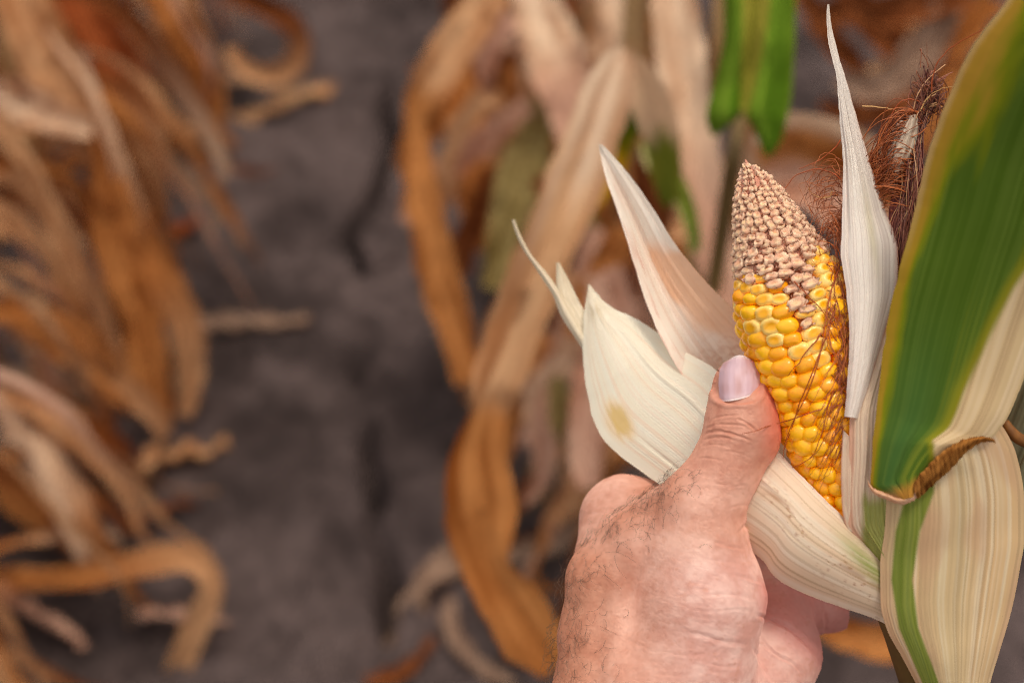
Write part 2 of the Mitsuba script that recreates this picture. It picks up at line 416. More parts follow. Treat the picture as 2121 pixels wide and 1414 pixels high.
key_leaf(mid_row[0], [(1300, 900, 1.6, 40), (1240, 930, 1.6, 80), (1200, 990, 1.6, 60), (1150, 1080, 1.6, 30)], 'tan', 16)
key_leaf(mid_row[0], [(1440, 520, 1.2, 24), (1428, 450, 1.2, 36), (1402, 390, 1.21, 44), (1366, 336, 1.22, 58), (1338, 292, 1.22, 30)], 'olive', 17,
         color=lambda a, t: lerp(lerp(lin(88, 116, 30), lin(156, 168, 78), n3(a * 8, t * 3)), lin(206, 196, 140), sst(0.22, 0.08, a)))
key_leaf(mid_row[0], [(1215, 440, 1.34, 20), (1245, 385, 1.34, 50), (1270, 330, 1.34, 60), (1300, 250, 1.32, 60), (1330, 200, 1.3, 40)], 'olive', 18,
         color=lambda a, t: lerp(lin(190, 140, 24), lin(70, 92, 18), sst(0.3, 0.7, t + 0.5 * (n3(a * 8, t * 3) - 0.5))))
key_leaf(mid_row[0], [(1350, 540, 1.4, 60), (1350, 420, 1.4, 90), (1340, 330, 1.4, 60)], 'brown', 19)
# the green leaf whose base clasps a stalk, top right, and the broad brown leaf below it
green_plant = thing('corn_plant', 'corn plant with a green leaf base and brown midrib, behind the bare cob tip', 'corn plant', 'dry plants of the middle row')
p, w = pxpath([(1575, -200, 1.08, 36), (1552, 60, 1.11, 34), (1532, 240, 1.13, 30), (1518, 340, 1.12, 36), (1490, 520, 1.2, 34), (1430, 900, 1.36, 34), (1390, 1250, 1.55, 34)])
v, f = tube(spline(np.hstack([p, w[:, None]]), 40)[:, :3], spline(np.hstack([p, w[:, None]]), 40)[:, 3] / 2, 10)
add('stalk', (v, f), 'mat_stalk', green_plant, color=lerp(lin(84, 62, 34), lin(132, 108, 62), n3(v[:, 0] * 80, v[:, 1] * 80, v[:, 2] * 12)))


def lobe(rows_l, rows_r, bulge, seed):
    q, r2 = np.asarray(rows_l, float), np.asarray(rows_r, float)
    for z in (q, r2):
        z[:, 2] = (D0 - z[:, 2]) * PX
    return sheet(q, r2, n=60, m=24, bulge=bulge, seed=seed, wave=20)


def blade_col(a, t, mid, seed):
    g = lerp(lin(66, 102, 18), lin(116, 146, 46), sst(0.3, 0.7, streak(a, t, 10, 1.5, seed)))
    rib = lerp(lin(112, 106, 32), lin(148, 142, 60), n3(a * 20, t * 4, seed=seed))
    x = np.abs(a - mid)
    g = lerp(g, rib, sst(0.06, -0.06, x - np.interp(t, [0, 0.3, 0.7, 0.9], [0.42, 0.36, 0.18, 0.04])))
    return lerp(g, lin(150, 160, 40), 0.7 * sst(0.10, 0.02, np.minimum(a, 1 - a)) * 0.4)


v, f, a, t, _, _ = lobe([(1492, -60, 1.04), (1500, 60, 1.04), (1478, 180, 1.05), (1462, 240, 1.05), (1478, 285, 1.06)],
                        [(1566, -60, 1.02), (1556, 60, 1.02), (1542, 180, 1.03), (1535, 225, 1.03), (1534, 240, 1.04)], 60, 3)
add('leaf', (v, f), 'mat_green', green_plant, color=blade_col(a, t, 1.0, 3))
v, f, a, t, _, _ = lobe([(1566, -60, 1.02), (1556, 60, 1.02), (1542, 180, 1.03), (1536, 225, 1.03), (1560, 268, 1.04), (1580, 318, 1.06)],
                        [(1648, -60, 1.03), (1646, 80, 1.04), (1640, 190, 1.05), (1632, 240, 1.05), (1618, 292, 1.06), (1596, 324, 1.06)], 60, 5)
add('leaf', (v, f), 'mat_green', green_plant, color=blade_col(a, t, 0.0, 5))
v, f, a, t, _, _ = lobe([(1560, 285, 1.18), (1640, 232, 1.18), (1740, 250, 1.18), (1830, 300, 1.2), (1930, 400, 1.25)],
                        [(1590, 420, 1.22), (1660, 430, 1.22), (1740, 500, 1.22), (1830, 560, 1.25), (1900, 640, 1.3)], -150, 9)
add('leaf', (v, f), 'mat_leaf', green_plant, color=lerp(lerp(dry_col(a, t, 'pale', 21), dry_col(a, t, 'orange', 22), sst(0.10, 0.2, a)), dry_col(a, t, 'pink', 23), sst(0.4, 0.6, a)))
key_leaf(green_plant, [(1690, 60, 1.9, 60), (1800, 40, 1.9, 70), (1880, 100, 1.9, 80), (1960, 60, 1.9, 50)], 'brown', 24)
key_leaf(green_plant, [(1960, 20, 1.8, 60), (1900, 120, 1.8, 90), (1820, 180, 1.8, 70), (1740, 160, 1.8, 40)], 'grey', 25)
for i, (rows, kd) in enumerate([([(1640, -30, 2.0, 40), (1720, 60, 2.0, 60), (1770, 170, 2.0, 50), (1790, 260, 2.0, 24)], 'brown'), ([(1990, -40, 1.9, 60), (1930, 60, 1.9, 90), (1870, 130, 1.9, 70), (1800, 140, 1.9, 30)], 'tan'),
                                ([(1740, -40, 1.8, 40), (1810, 10, 1.8, 70), (1900, 20, 1.8, 80), (2010, -10, 1.8, 50)], 'brown'), ([(1960, 110, 2.1, 50), (1890, 190, 2.1, 80), (1800, 230, 2.1, 60), (1700, 210, 2.1, 24)], 'brown'),
                                ([(2060, 0, 2.2, 60), (1990, 90, 2.2, 90), (1940, 200, 2.2, 80), (1900, 320, 2.2, 40)], 'orange')]):
    key_leaf(green_plant, rows, kd, 160 + i, roll=[0.2, -0.4, 0.5, 0])
key_leaf(green_plant, [(1640, 1240, 1.3, 30), (1750, 1310, 1.3, 70), (1830, 1330, 1.3, 80), (1930, 1320, 1.3, 60)], 'orange', 26)

# left row, seen one by one
key_leaf(left_row[0], [(-180, 1230, 1.70, 40), (0, 1198, 1.70, 48), (120, 1200, 1.69, 50), (250, 1180, 1.68, 56), (340, 1158, 1.68, 62), (400, 1160, 1.68, 60), (436, 1195, 1.68, 52),
                       (420, 1270, 1.70, 56), (385, 1340, 1.73, 58), (345, 1420, 1.76, 40)], 'orange', 31, tip='tan', roll=[0.2, 0.2, 0.3, 0.4, 0.2, 0, -0.2, 0, 0.1, 0.2], wave=0.04, fold=0.25)
key_leaf(left_row[0], [(10, 960, 1.8, 40), (40, 1040, 1.8, 62), (120, 1090, 1.8, 60), (200, 1140, 1.8, 60), (250, 1180, 1.82, 40)], 'orange', 32)
key_leaf(left_row[0], [(130, 1200, 1.85, 50), (220, 1250, 1.85, 80), (270, 1330, 1.86, 90), (310, 1420, 1.88, 50)], 'tan', 33)
key_leaf(left_row[3], [(20, -40, 1.8, 90), (80, 80, 1.8, 120), (140, 200, 1.82, 110), (190, 290, 1.84, 70), (215, 400, 1.86, 80), (250, 520, 1.88, 100), (280, 650, 1.9, 90), (310, 780, 1.92, 70), (335, 880, 1.95, 40)],
         'tan', 34, color=lambda a, t: lerp(dry_col(a, t, 'tan', 34), dry_col(a, t, 'orange', 35), sst(0.3, 0.38, t)), roll=[0, 0, 0, 0.8, 0.2, 0, 0.3, 0, 0])
key_leaf(left_row[3], [(230, 380, 1.9, 60), (310, 520, 1.9, 80), (370, 640, 1.92, 70), (395, 750, 1.95, 60), (380, 860, 1.98, 30)], 'orange', 36, tip='tan')
key_leaf(left_row[2], [(-60, 190, 1.75, 60), (30, 205, 1.75, 84), (110, 240, 1.76, 70), (190, 270, 1.78, 30)], 'pale', 37)
key_leaf(left_row[2], [(-20, 330, 1.85, 50), (70, 400, 1.85, 60), (140, 510, 1.87, 56), (190, 640, 1.9, 40)], 'tan', 38)
key_leaf(left_row[2], [(0, 620, 1.9, 60), (90, 680, 1.9, 70), (190, 760, 1.9, 66), (280, 840, 1.92, 40)], 'orange', 39)
key_leaf(left_row[1], [(60, 820, 1.9, 60), (150, 880, 1.9, 80), (230, 950, 1.9, 90), (285, 1030, 1.92, 40)], 'orange', 43, tip='rust')
key_leaf(left_row[1], [(95, 720, 1.95, 30), (100, 830, 1.95, 44), (115, 950, 1.96, 40), (120, 1050, 1.98, 30)], 'pink', 44)
key_leaf(left_row[4], [(130, -30, 2.0, 70), (220, 90, 2.0, 100), (280, 200, 2.02, 90), (310, 320, 2.05, 70), (320, 440, 2.1, 50)], 'rust', 45, tip='tan')
key_leaf(left_row[5], [(330, -30, 2.2, 60), (380, 80, 2.2, 70), (430, 170, 2.22, 60), (440, 260, 2.25, 40)], 'orange', 46)
key_leaf(left_row[6], [(470, -20, 2.45, 40), (560, 20, 2.45, 50), (620, 80, 2.46, 46), (590, 150, 2.48, 50), (520, 150, 2.48, 40), (480, 100, 2.48, 30)], 'brown', 47, tip='tan')

# fallen pieces on the soil
litter = [([(690, 200, 40), (600, 205, 40), (520, 235, 46), (420, 250, 30)], 'tan', 'pale fallen leaf lying across the soil near the top left'),
          ([(340, 310, 50), (390, 305, 62), (440, 300, 40)], 'tan', 'small tan fallen leaf scrap at the upper edge of the left row'),
          ([(300, 340, 30), (315, 400, 56), (330, 450, 30)], 'pale', 'pale fallen leaf scrap below the small tan scrap'),
          ([(640, 655, 20), (560, 670, 34), (470, 690, 44), (420, 700, 50)], 'grey', 'greyish fallen leaf strip pointing from the left row into the bare soil'),
          ([(470, 900, 34), (400, 930, 60), (320, 990, 60), (290, 1020, 20)], 'tan', 'tan fallen leaf lying on the soil at the lower left'),
          ([(410, 1040, 20), (340, 1070, 44), (250, 1110, 40)], 'brown', 'brown fallen leaf below the tan fallen leaf'),
          ([(960, 1150, 70), (880, 1210, 66), (800, 1270, 50), (740, 1300, 12)], 'grey', 'greyish pointed fallen leaf on the soil left of the wrist'),
          ([(940, 1250, 20), (930, 1300, 40), (1000, 1390, 40), (1060, 1430, 30)], 'grey', 'thin grey fallen leaf below the pointed fallen leaf'),
          ([(1190, 1120, 30), (1120, 1145, 44), (1060, 1160, 44), (1020, 1180, 20)], 'grey', 'grey fallen leaf between the hand and the hanging orange leaf'),
          ([(760, 1420, 40), (840, 1380, 40), (900, 1340, 20)], 'brown', 'brown fallen leaf at the bottom edge of the soil strip'),
          ([(350, 490, 20), (380, 500, 40), (420, 495, 16)], 'rust', 'reddish fallen leaf scrap beside the left row'),
          ([(470, 1280, 14), (380, 1285, 34), (290, 1280, 30)], 'pink', 'pinkish fallen leaf under the arching bottom leaf')]
for i, (rows, kind, lab) in enumerate(litter):
    q = np.array(rows, float)
    P = np.array([ground_at(u, v) for u, v, _ in q])
    P[:, 2] = soil_z(P[:, 0], P[:, 1]) + 0.018 + 0.01 * np.sin(np.arange(len(P)) * 2.1 + i)
    d = (P - CAM) @ FWD
    v, f, a, t = ribbon(P, q[:, 2] * d / FPX, roll=0.3 * math.sin(i), fold=0.12, wave=0.15, seed=90 + i, face=(0, 0, 1), n=50)
    add('fallen_leaf', (v, f), 'mat_leaf', color=dry_col(a, t, kind, 90 + i), label=lab, cat='fallen leaf', group='fallen leaves on the soil')

# ------------------------------------------------------------------ the corn ear
ear = thing('corn_ear', 'opened ear of yellow corn with peeled pale husk and brown silk, held in the hand', 'corn')
TIP, AX, SIDE = np.array([1545.0, 334.0, 0.0]), np.array([0.319, 0.948, 0.0]), np.array([0.948, -0.319, 0.0])
FRONT = np.array([0, 0, 1.0])
RS = PchipInterpolator([-6, 0, 20, 55, 110, 168, 224, 262, 325, 411, 509, 588, 670, 755, 850, 900],
                       [0, 8, 18, 40, 60, 79, 97, 114, 126, 126, 118, 110, 100, 90, 76, 60])


def cob_point(s, phi, r):
    nrm = SIDE * np.sin(phi)[..., None] + FRONT * np.cos(phi)[..., None]
    return TIP + np.asarray(s)[..., None] * AX + nrm * np.asarray(r)[..., None]


ss, pp = np.meshgrid(np.linspace(-4, 900, 120), np.linspace(0, 2 * np.pi, 49), indexing='ij')
core_r = np.maximum(RS(ss) - np.where(ss < 235, 7, 22), 1.0) * (1 + 0.0 * pp)
P = cob_point(ss, pp, core_r)
cc = lerp(lin(196, 138, 118), lin(206, 124, 60), sst(200, 300, ss))
cob = add('cob', (near(P[..., 0], P[..., 1], P[..., 2]).reshape(-1, 3), grid_faces(*ss.shape)[:, ::-1]), 'mat_dry', ear, color=cc.reshape(-1, 3))

# kernel shapes: x across the row, y along the cob, z outwards, about +-1
ico = trimesh.creation.icosphere(subdivisions=2)


def kernel_shape(seed, kind):
    r = np.random.default_rng(seed)
    base = ico
    d = base.vertices.copy()
    p = {'plump': 2.25, 'dent': 2.6, 'dry': 2.8}[kind]
    rad = 1 / (np.abs(d) ** p).sum(1) ** (1 / p)
    v = d * rad[:, None]
    lump = meshkit.fbm(d * 1.2 + seed, 2, seed) - 0.5
    v *= 1 + (0.22 if kind != 'dry' else 0.75) * lump[:, None]
    if kind == 'dry':
        v *= 1 + 0.5 * (meshkit.fbm(d * 3.1 + seed, 2, seed + 1) - 0.5)[:, None]
    rr = np.hypot(v[:, 0], v[:, 1])
    up = sst(0.2, 0.8, v[:, 2])
    if kind == 'dent':
        v[:, 2] -= 0.30 * np.exp(-(rr / 0.55) ** 2) * up
    if kind == 'dry':
        v[:, 2] -= 0.8 * np.exp(-(np.hypot(v[:, 0] - 0.25 * r.normal(), v[:, 1] - 0.35) / 0.42) ** 2) * up
        v[:, 2] += 0.35 * np.exp(-(np.hypot(v[:, 0], v[:, 1] + 0.5) / 0.35) ** 2) * up
        v[:, :2] *= (0.82 + 0.2 * v[:, 2:3])
    else:
        v[:, :2] *= 1 - 0.12 * sst(-0.2, -1.0, v[:, 2])[:, None]
        if r.random() < 0.4:      # a faint crosswise wrinkle on the crown
            v[:, 2] -= 0.07 * np.exp(-((v[:, 1] - 0.1 * r.normal() - 0.1 * v[:, 0] ** 2) / 0.10) ** 2) * up
    t = r.uniform(0, 1)
    if kind == 'plump':
        c = lerp(lin(244, 156, 0), lin(253, 188, 12), sst(0.3, 0.7, 0.5 * t + 0.5 * meshkit.fbm(d * 1.6 + 7 * seed, 3, seed + 3)))
    elif kind == 'dent':
        c = lerp(lin(250, 176, 10), lin(248, 222, 138), sst(0.42, 0.78, rr + 0.3 * lump) * (0.45 + 0.55 * t))
    else:
        c = lerp(lin(208, 158, 134), lin(236, 206, 176), sst(0.35, 0.65, meshkit.fbm(d * 1.8 + 5 * seed, 3, seed + 3)))
        c = lerp(c, lin(222, 180, 104), 0.7 * t * np.exp(-(rr / 0.45) ** 2) * up)
        fv, ff = [v], [base.faces]
        for q in range(5):        # papery chaff standing round the shrunken grain
            an, hgt = r.uniform(0, 2 * np.pi), r.uniform(0.5, 1.5)
            o, tn = np.array([math.cos(an), math.sin(an), 0]), np.array([-math.sin(an), math.cos(an), 0])
            wq = r.uniform(0.2, 0.5)
            p0 = np.array([o * 0.95 - tn * wq - [0, 0, 0.6], o * 0.95 + tn * wq - [0, 0, 0.6], o * 1.15 + tn * wq * 0.7 + [0, 0, hgt * 0.5], o * 1.1 - tn * wq * 0.8 + [0, 0, hgt * 0.45], o * 1.3 + tn * wq * r.normal(0, 0.4) + [0, 0, hgt * 0.85]])
            n0 = sum(map(len, fv))
            fv += [p0, p0 - o * 0.07]
            tri = np.array([[0, 1, 2], [0, 2, 3], [3, 2, 4]])
            ff += [tri + n0, tri[:, ::-1] + n0 + 5]
        n1 = sum(map(len, fv)) - len(v)
        v, faces = np.vstack(fv), np.vstack(ff)
        c = np.vstack([c, lerp(lin(212, 166, 146), lin(240, 214, 190), r.random(n1))])
        return mikit.ply((v, faces), 'mat_dry', smooth=True, color=c), v, faces, c
    return mikit.ply((v, base.faces), 'mat_kernel' if kind != 'dry' else 'mat_dry', smooth=True, color=c), v, base.faces, c


SHAPES = {k: [kernel_shape(100 * j + i, k) for i in range(n)] for j, (k, n) in enumerate((('plump', 12), ('dent', 9), ('dry', 12)))}
rk = np.random.default_rng(11)
ROWS = 18
placed = []


def ripe_from(deg, j):
    """Distance from the tip at which a row turns from shrunken to full kernels."""
    return 226 + 108 * math.exp(-((deg - 8) / 20) ** 2) + 12 * math.sin(j * 2.1)


def angle(j, rows, s, sd):
    phi = (j + 0.35) * 2 * np.pi / rows + 0.00025 * (s - 300) + rk.normal(0, sd)
    return (phi + np.pi) % (2 * np.pi) - np.pi


TIP_ROWS = 22
for j in range(TIP_ROWS):      # the shrunken grains of the tip
    s = 4 + rk.uniform(0, 12)
    while s < 345:
        phi = angle(j, TIP_ROWS, s, 0.05)
        deg = math.degrees(phi)
        if s > ripe_from(deg, j) - 8:
            break
        cell = 2 * np.pi * float(RS(s)) / TIP_ROWS
        step = (10.5 + 6.5 * min(1, s / 200)) * rk.uniform(0.85, 1.2)
        if not ((s < 50 and j % 2) or (s < 24 and j % 4)):
            placed.append((abs(deg), s + step / 2, phi, 'dry', max(5.5, cell * rk.uniform(0.48, 0.62)), step * rk.uniform(0.54, 0.74), 6 + 5 * min(1, s / 200), 4, rk.normal(0, 0.12), rk.normal(0, 1.8), rk.integers(len(SHAPES['dry']))))
        s += step
for j in range(ROWS):          # half filled and full kernels
    s = ripe_from(math.degrees(angle(j, ROWS, 240, 0)), j) - rk.uniform(4, 14)
    s0 = s
    while s < 880:
        phi = angle(j, ROWS, s, 0.035)
        deg = math.degrees(phi)
        cell = 2 * np.pi * float(RS(s)) / ROWS
        k = (s - s0) / 150
        mid = math.exp(-((deg - 24) / 32) ** 2)
        u = rk.random()
        kind = 'dent' if u < (1.3 - k) * (0.6 + 0.7 * mid) and k < 1.1 else 'plump'
        if u < 0.30 * mid * (1 - k / 0.7) and k < 0.7:
            kind = 'dry'
        step = 20 + 10 * min(1, max(0, 1.6 * k))
        grow = rk.normal(0, 0.06) - 0.14 * max(0, 1 - 3 * k)
        if kind == 'plump' and rk.random() < 0.06:
            grow += 0.16
        hx, hy, hz, sink = cell * (0.565 + 0.7 * grow), step * (0.62 + 0.8 * grow), 21 * (1 + grow), 15
        if kind == 'dry':
            hx, hy, hz, sink = cell * 0.36, step * 0.46, 14, 13
        step *= rk.uniform(0.92, 1.08)
        placed.append((abs(deg), s + step / 2, phi, kind, hx, hy, hz, sink, rk.normal(0, 0.12 if kind == 'dry' else 0.07), rk.normal(0, 1.5), rk.integers(len(SHAPES[kind]))))
        s += step
hidden, count = [], 0
for adeg, sc, phi, kind, hx, hy, hz, sink, tilt, dr_, pick in sorted(placed):
    R = float(RS(sc))
    nrm = SIDE * math.sin(phi) + FRONT * math.cos(phi)
    slope = float(RS(sc + 4) - RS(sc - 4)) / 8
    along = AX + nrm * slope
    along /= np.linalg.norm(along)
    nrm2 = nrm - AX * slope
    nrm2 /= np.linalg.norm(nrm2)
    across = np.cross(along, nrm2)
    c = TIP + AX * sc + nrm * (R - sink + dr_)
    along, across = along * math.cos(tilt) + across * math.sin(tilt), across * math.cos(tilt) - along * math.sin(tilt)
    kz = (1 - c[2] / FPX) / PX

    def w(vec):
        return (vec[0] * RIGHT - vec[1] * UP - vec[2] * FWD) * kz

    m = np.eye(4)
    m[:3, 0], m[:3, 1], m[:3, 2], m[:3, 3] = w(across * hx), w(-along * hy), w(nrm2 * hz), near(c[0], c[1], c[2])
    if np.linalg.det(m[:3, :3]) < 0:
        m[:3, 0] *= -1
    shp = SHAPES[kind][pick]
    if count < 298 and adeg < 110:
        count += 1
        key = key_of('kernel', cob)
        scene[key] = {**shp[0], 'to_world': T(m)}
    else:
        hidden.append((shp[1] @ m[:3, :3].T + m[:3, 3], shp[2], shp[3]))
print('kernels', count, 'hidden', len(hidden), 'limit', sorted(placed)[min(298, len(placed) - 1)][0])
v, f = join([(a, b) for a, b, _ in hidden])
add('rear_kernel_rows', (v, f), 'mat_kernel', cob, color=np.vstack([c for _, _, c in hidden]), kind='stuff')


def cob_z(u, v, lift=4.0):
    """Height of the cob's surface over the focal plane at a photograph position."""
    d0, d1 = np.asarray(u, float) - TIP[0], np.asarray(v, float) - TIP[1]
    s0, q0 = d0 * AX[0] + d1 * AX[1], d0 * SIDE[0] + d1 * SIDE[1]
    r = RS(np.clip(s0, -5, 890)) + lift
    return np.sqrt(np.maximum(r * r - q0 * q0, 0))


CREAM, PALE, BEIGE, ROSE = lin(243, 232, 204), lin(236, 228, 214), lin(214, 190, 150), lin(226, 186, 160)


def husk(left, right, col, n=120, m=90, **kw):
    v, f, a, t, U, V = sheet(left, right, n=n, m=m, **{'folds': 9, **kw})
    return add('husk_leaf', (v, f), 'mat_husk', ear, color=np.clip(col(a, t, U, V), 0.01, 0.9))


def vein(a, t, c, dark, n, seed, amt=0.5):
    k = n3(a * n, t * 1.6, seed=seed, o=2)
    return lerp(c, dark, np.asarray(amt) * sst(0.42, 0.75, k))


# broad leaf pressed under the thumb: tip at the left, base at the right
def col1(a, t, U, V):
    c = lerp(lin(253, 238, 220), lin(234, 212, 186), sst(0.45, 0.85, t))
    c = vein(a, t * 0.25, c, lin(196, 168, 128), 50, 1, 0.22 + 0.55 * sst(0.5, 0.75, t))
    c = vein(a, t * 0.25, c, lin(250, 244, 232), 22, 2, 0.4)
    c = lerp(c, lin(170, 126, 88), 0.55 * np.exp(-((V - 1168 - (U - 1740) * 0.62) / 9) ** 2) * sst(1690, 1760, U) * sst(0.3, 0.6, n3(U / 50, V / 20, seed=48)))
    along, across = (V - 872) * 0.90 + (U - 1282) * 0.43, (U - 1282) * 0.90 - (V - 872) * 0.43
    blot = np.exp(-(across / 26) ** 2 - (along / 46) ** 2) * (0.45 + 1.1 * n3(across / 6, along / 40, seed=45))
    c = lerp(c, lin(222, 190, 112), sst(0.12, 0.95, blot) * 0.8)
    g = np.exp(-(((V - 1165) - (U - 1795) * 0.95) / 26) ** 2) * sst(1700, 1800, U)
    c = lerp(c, lin(150, 160, 84), 0.75 * g * (0.5 + n3(a * 40, t * 2)))
    sp = sst(0.66, 0.80, n3(U / 9 + V / 9, (V - U * 0.8) / 7, seed=44, o=3) + 0.22 * (n3(U / 34, V / 34, seed=46, o=1) - 0.5)) * np.exp(-((V - 1080 - (U - 1640) * 0.95) / 45) ** 2) * sst(1560, 1620, U)
    sp = np.maximum(sp, 0.9 * np.exp(-(((V - 1030) - (U - 1608) * 0.7) / 7) ** 2 - ((U - 1608) / 26) ** 2))
    return lerp(c, lin(172, 116, 62), 0.7 * sp)


H1 = husk([(1219, 590, -360), (1207, 720, -330), (1224, 852, -280), (1248, 907, -255), (1300, 956, -220), (1380, 1012, -160), (1470, 1090, -60), (1580, 1162, 10), (1600, 1190, 25),
           (1650, 1222, 30), (1720, 1250, 30), (1822, 1286, 30), (1850, 1300, 30)],
          [(1221, 588, -360), (1262, 632, -345), (1322, 662, -320), (1402, 717, -260), (1484, 768, -160), (1545, 850, -60), (1598, 918, 0), (1650, 975, 45), (1705, 1030, 80),
           (1760, 1082, 88), (1800, 1118, 84), (1832, 1142, 74), (1860, 1160, 60)],
          col1, n=190, m=150, bulge=[10, 30, 40, 20, 10, 30, 55, 60, 50, 40], ridges=46, ridge_h=0.7, wave=7, seed=1, ragged=5, folds=4)


def col1b(a, t, U, V):
    c = vein(a, t, lin(240, 230, 208) + 0 * a[:, None], lin(212, 190, 156), 10, 5, 0.5)
    return c


husk([(1060, 456, -380), (1076, 502, -380), (1112, 560, -375), (1146, 614, -370), (1160, 650, -365), (1205, 722, -355), (1240, 800, -345), (1300, 900, -300)],
     [(1066, 454, -380), (1096, 520, -380), (1140, 575, -375), (1166, 614, -370), (1190, 650, -365), (1225, 715, -350), (1290, 780, -340), (1360, 880, -300)], col1b, n=70, m=30, bulge=18, ridges=6, wave=6, seed=3)
husk([(1152, 545, -376), (1152, 580, -378), (1158, 620, -376), (1180, 660, -368), (1215, 720, -362)],
     [(1158, 543, -376), (1178, 580, -376), (1200, 625, -374), (1216, 655, -368), (1240, 720, -362)], col1b, n=50, m=20, bulge=10, ridges=4, wave=3, seed=4)


# leaf peeled back behind the cob, orange stain in the middle
def col2(a, t, U, V):
    c = vein(a, t * 0.4, lin(247, 237, 227) + 0 * a[:, None], lin(220, 194, 176), 26, 6, 0.5)
    st = np.exp(-((V - 590 - (U - 1430) * 0.8) / 75) ** 2) * sst(0.36, 0.44, a) * sst(0.24, 0.44, t)
    c = lerp(c, lin(234, 176, 132), sst(0.12, 0.75, st * (0.35 + 1.2 * n3(U / 50, V / 34, seed=7))) * 0.72)
    low = sst(0.6, 0.8, t)
    wr = np.abs(n3(U / 30 + V / 40, V / 22 - U / 50, seed=17, o=2) - 0.5)
    c = lerp(c, lin(232, 200, 180), low * 0.6)
    c = lerp(c, lin(198, 132, 92), low * 0.7 * sst(0.07, 0.0, wr))
    r = sst(0.62, 0.75, n3(a * 12, t * 7, seed=9)) * sst(0.4, 0.2, a)
    return lerp(c, lin(208, 138, 112), 0.5 * r)


husk([(1240, 300, -330), (1250, 350, -320), (1290, 470, -285), (1320, 570, -255), (1352, 662, -225), (1390, 740, -205), (1450, 830, -190), (1560, 960, -190)],
     [(1246, 299, -330), (1300, 358, -318), (1352, 430, -290), (1402, 510, -250), (1460, 580, -215), (1520, 640, -180), (1580, 700, -165), (1680, 850, -150)],
     col2, n=130, m=80, bulge=lambda t: -45 * sst(0, 0.4, t), ridges=22, ridge_h=0.6, crease=(0.40, -34), wave=12, seed=6, ragged=3)


# pale upright leaf right of the cob
def col3(a, t, U, V):
    c = vein(a, t, lin(246, 238, 232) + 0 * a[:, None], lin(204, 190, 186), 48, 8, 0.6)
    c = vein(a, t, c, lin(244, 240, 234), 17, 9, 0.5)
    c = lerp(c, lin(196, 190, 120), 0.35 * np.exp(-((U - 1800 - (V - 450) * 0.15) / 9) ** 2 - ((V - 480) / 90) ** 2))
    c = lerp(c, lin(200, 150, 130), 0.6 * sst(0.93, 1.0, a))
    tip = sst(0.16, 0.02, t)
    return lerp(c, lin(206, 180, 150), 0.5 * tip * n3(U / 9, V / 9, seed=3))


husk([(1714, 10, -40), (1713, 60, -30), (1733, 165, -10), (1740, 260, 10), (1746, 330, 30), (1744, 430, 60), (1742, 520, 92), (1752, 600, 106), (1759, 690, 120), (1756, 780, 134), (1749, 862, 140)],
     [(1718, 9, -40), (1724, 60, -36), (1752, 165, -30), (1780, 260, -20), (1800, 330, -10), (1832, 430, 0), (1860, 520, 40), (1856, 600, 70), (1832, 690, 100), (1806, 780, 120), (1778, 866, 130)],
     col3, n=170, m=110, bulge=lambda t: 26 * sst(0, 0.5, t), ridges=30, ridge_h=0.7, wave=5, seed=8, ragged=5)


# pinkish inner leaf between the pale one and the green blade
def col4(a, t, U, V):
    c = vein(a, t, lin(228, 208, 186) + 0 * a[:, None], lin(196, 160, 138), 26, 10, 0.6)
    c = lerp(c, lin(214, 150, 122), 0.65 * sst(0.16, 0.0, a))
    g = sst(1010, 1050, V + 30 * (n3(U / 9, 1.0, seed=11) - 0.5)) * sst(1778, 1794, U + 8 * (n3(1.0, V / 30, seed=13) - 0.5)) * sst(0.22, 0.45, n3(U / 20, V / 70, seed=12))
    return lerp(c, lerp(lin(112, 128, 30), lin(160, 164, 74), n3(U / 7, V / 50, seed=14)), 0.85 * g)


husk([(1846, 640, 60), (1822, 700, 84), (1788, 780, 112), (1760, 870, 128), (1758, 950, 124), (1753, 1020, 114), (1757, 1085, 104), (1790, 1130, 92), (1840, 1180, 90)],
     [(1900, 640, 70), (1890, 700, 84), (1880, 780, 100), (1878, 870, 120), (1880, 950, 130), (1880, 1020, 135), (1880, 1085, 130), (1885, 1130, 120), (1895, 1180, 110)],
     col4, n=120, m=80, bulge=16, ridges=16, ridge_h=0.9, wave=3, seed=10, ragged=2)
husk([(1746, 890, 120), (1742, 980, 116), (1744, 1050, 104), (1756, 1100, 96)], [(1764, 908, 122), (1768, 980, 122), (1770, 1050, 112), (1772, 1100, 100)],
     col4, n=40, m=16, bulge=4, ridges=3, seed=12, ragged=3)
# husk tip and dark matted silk behind
husk([(1878, 240, -30), (1846, 272, -22), (1830, 310, -20), (1826, 350, -30), (1830, 400, -50)], [(1906, 236, -30), (1912, 270, -22), (1908, 310, -20), (1890, 350, -30), (1880, 400, -50)],
     lambda a, t, U, V: vein(a, t, lin(226, 208, 190) + 0 * a[:, None], lin(176, 140, 120), 18, 13, 0.7), n=60, m=40, bulge=45, ridges=9, seed=13)


husk([(1890, 300, -20), (1862, 360, -10), (1842, 430, 4), (1838, 500, 10), (1840, 580, 10)], [(1912, 296, -20), (1912, 360, -12), (1906, 430, -4), (1900, 500, 0), (1896, 580, 0)],
     lambda a, t, U, V: lerp(lerp(lin(84, 40, 44), lin(132, 78, 72), sst(0.3, 0.7, n3(a * 14, t * 1.2, seed=25))), lin(186, 146, 118), 0.8 * sst(0.62, 0.75, n3(a * 9, t * 1.0, seed=26))), n=70, m=60, bulge=16, ridges=8, ridge_h=2.0, wave=5, seed=25)


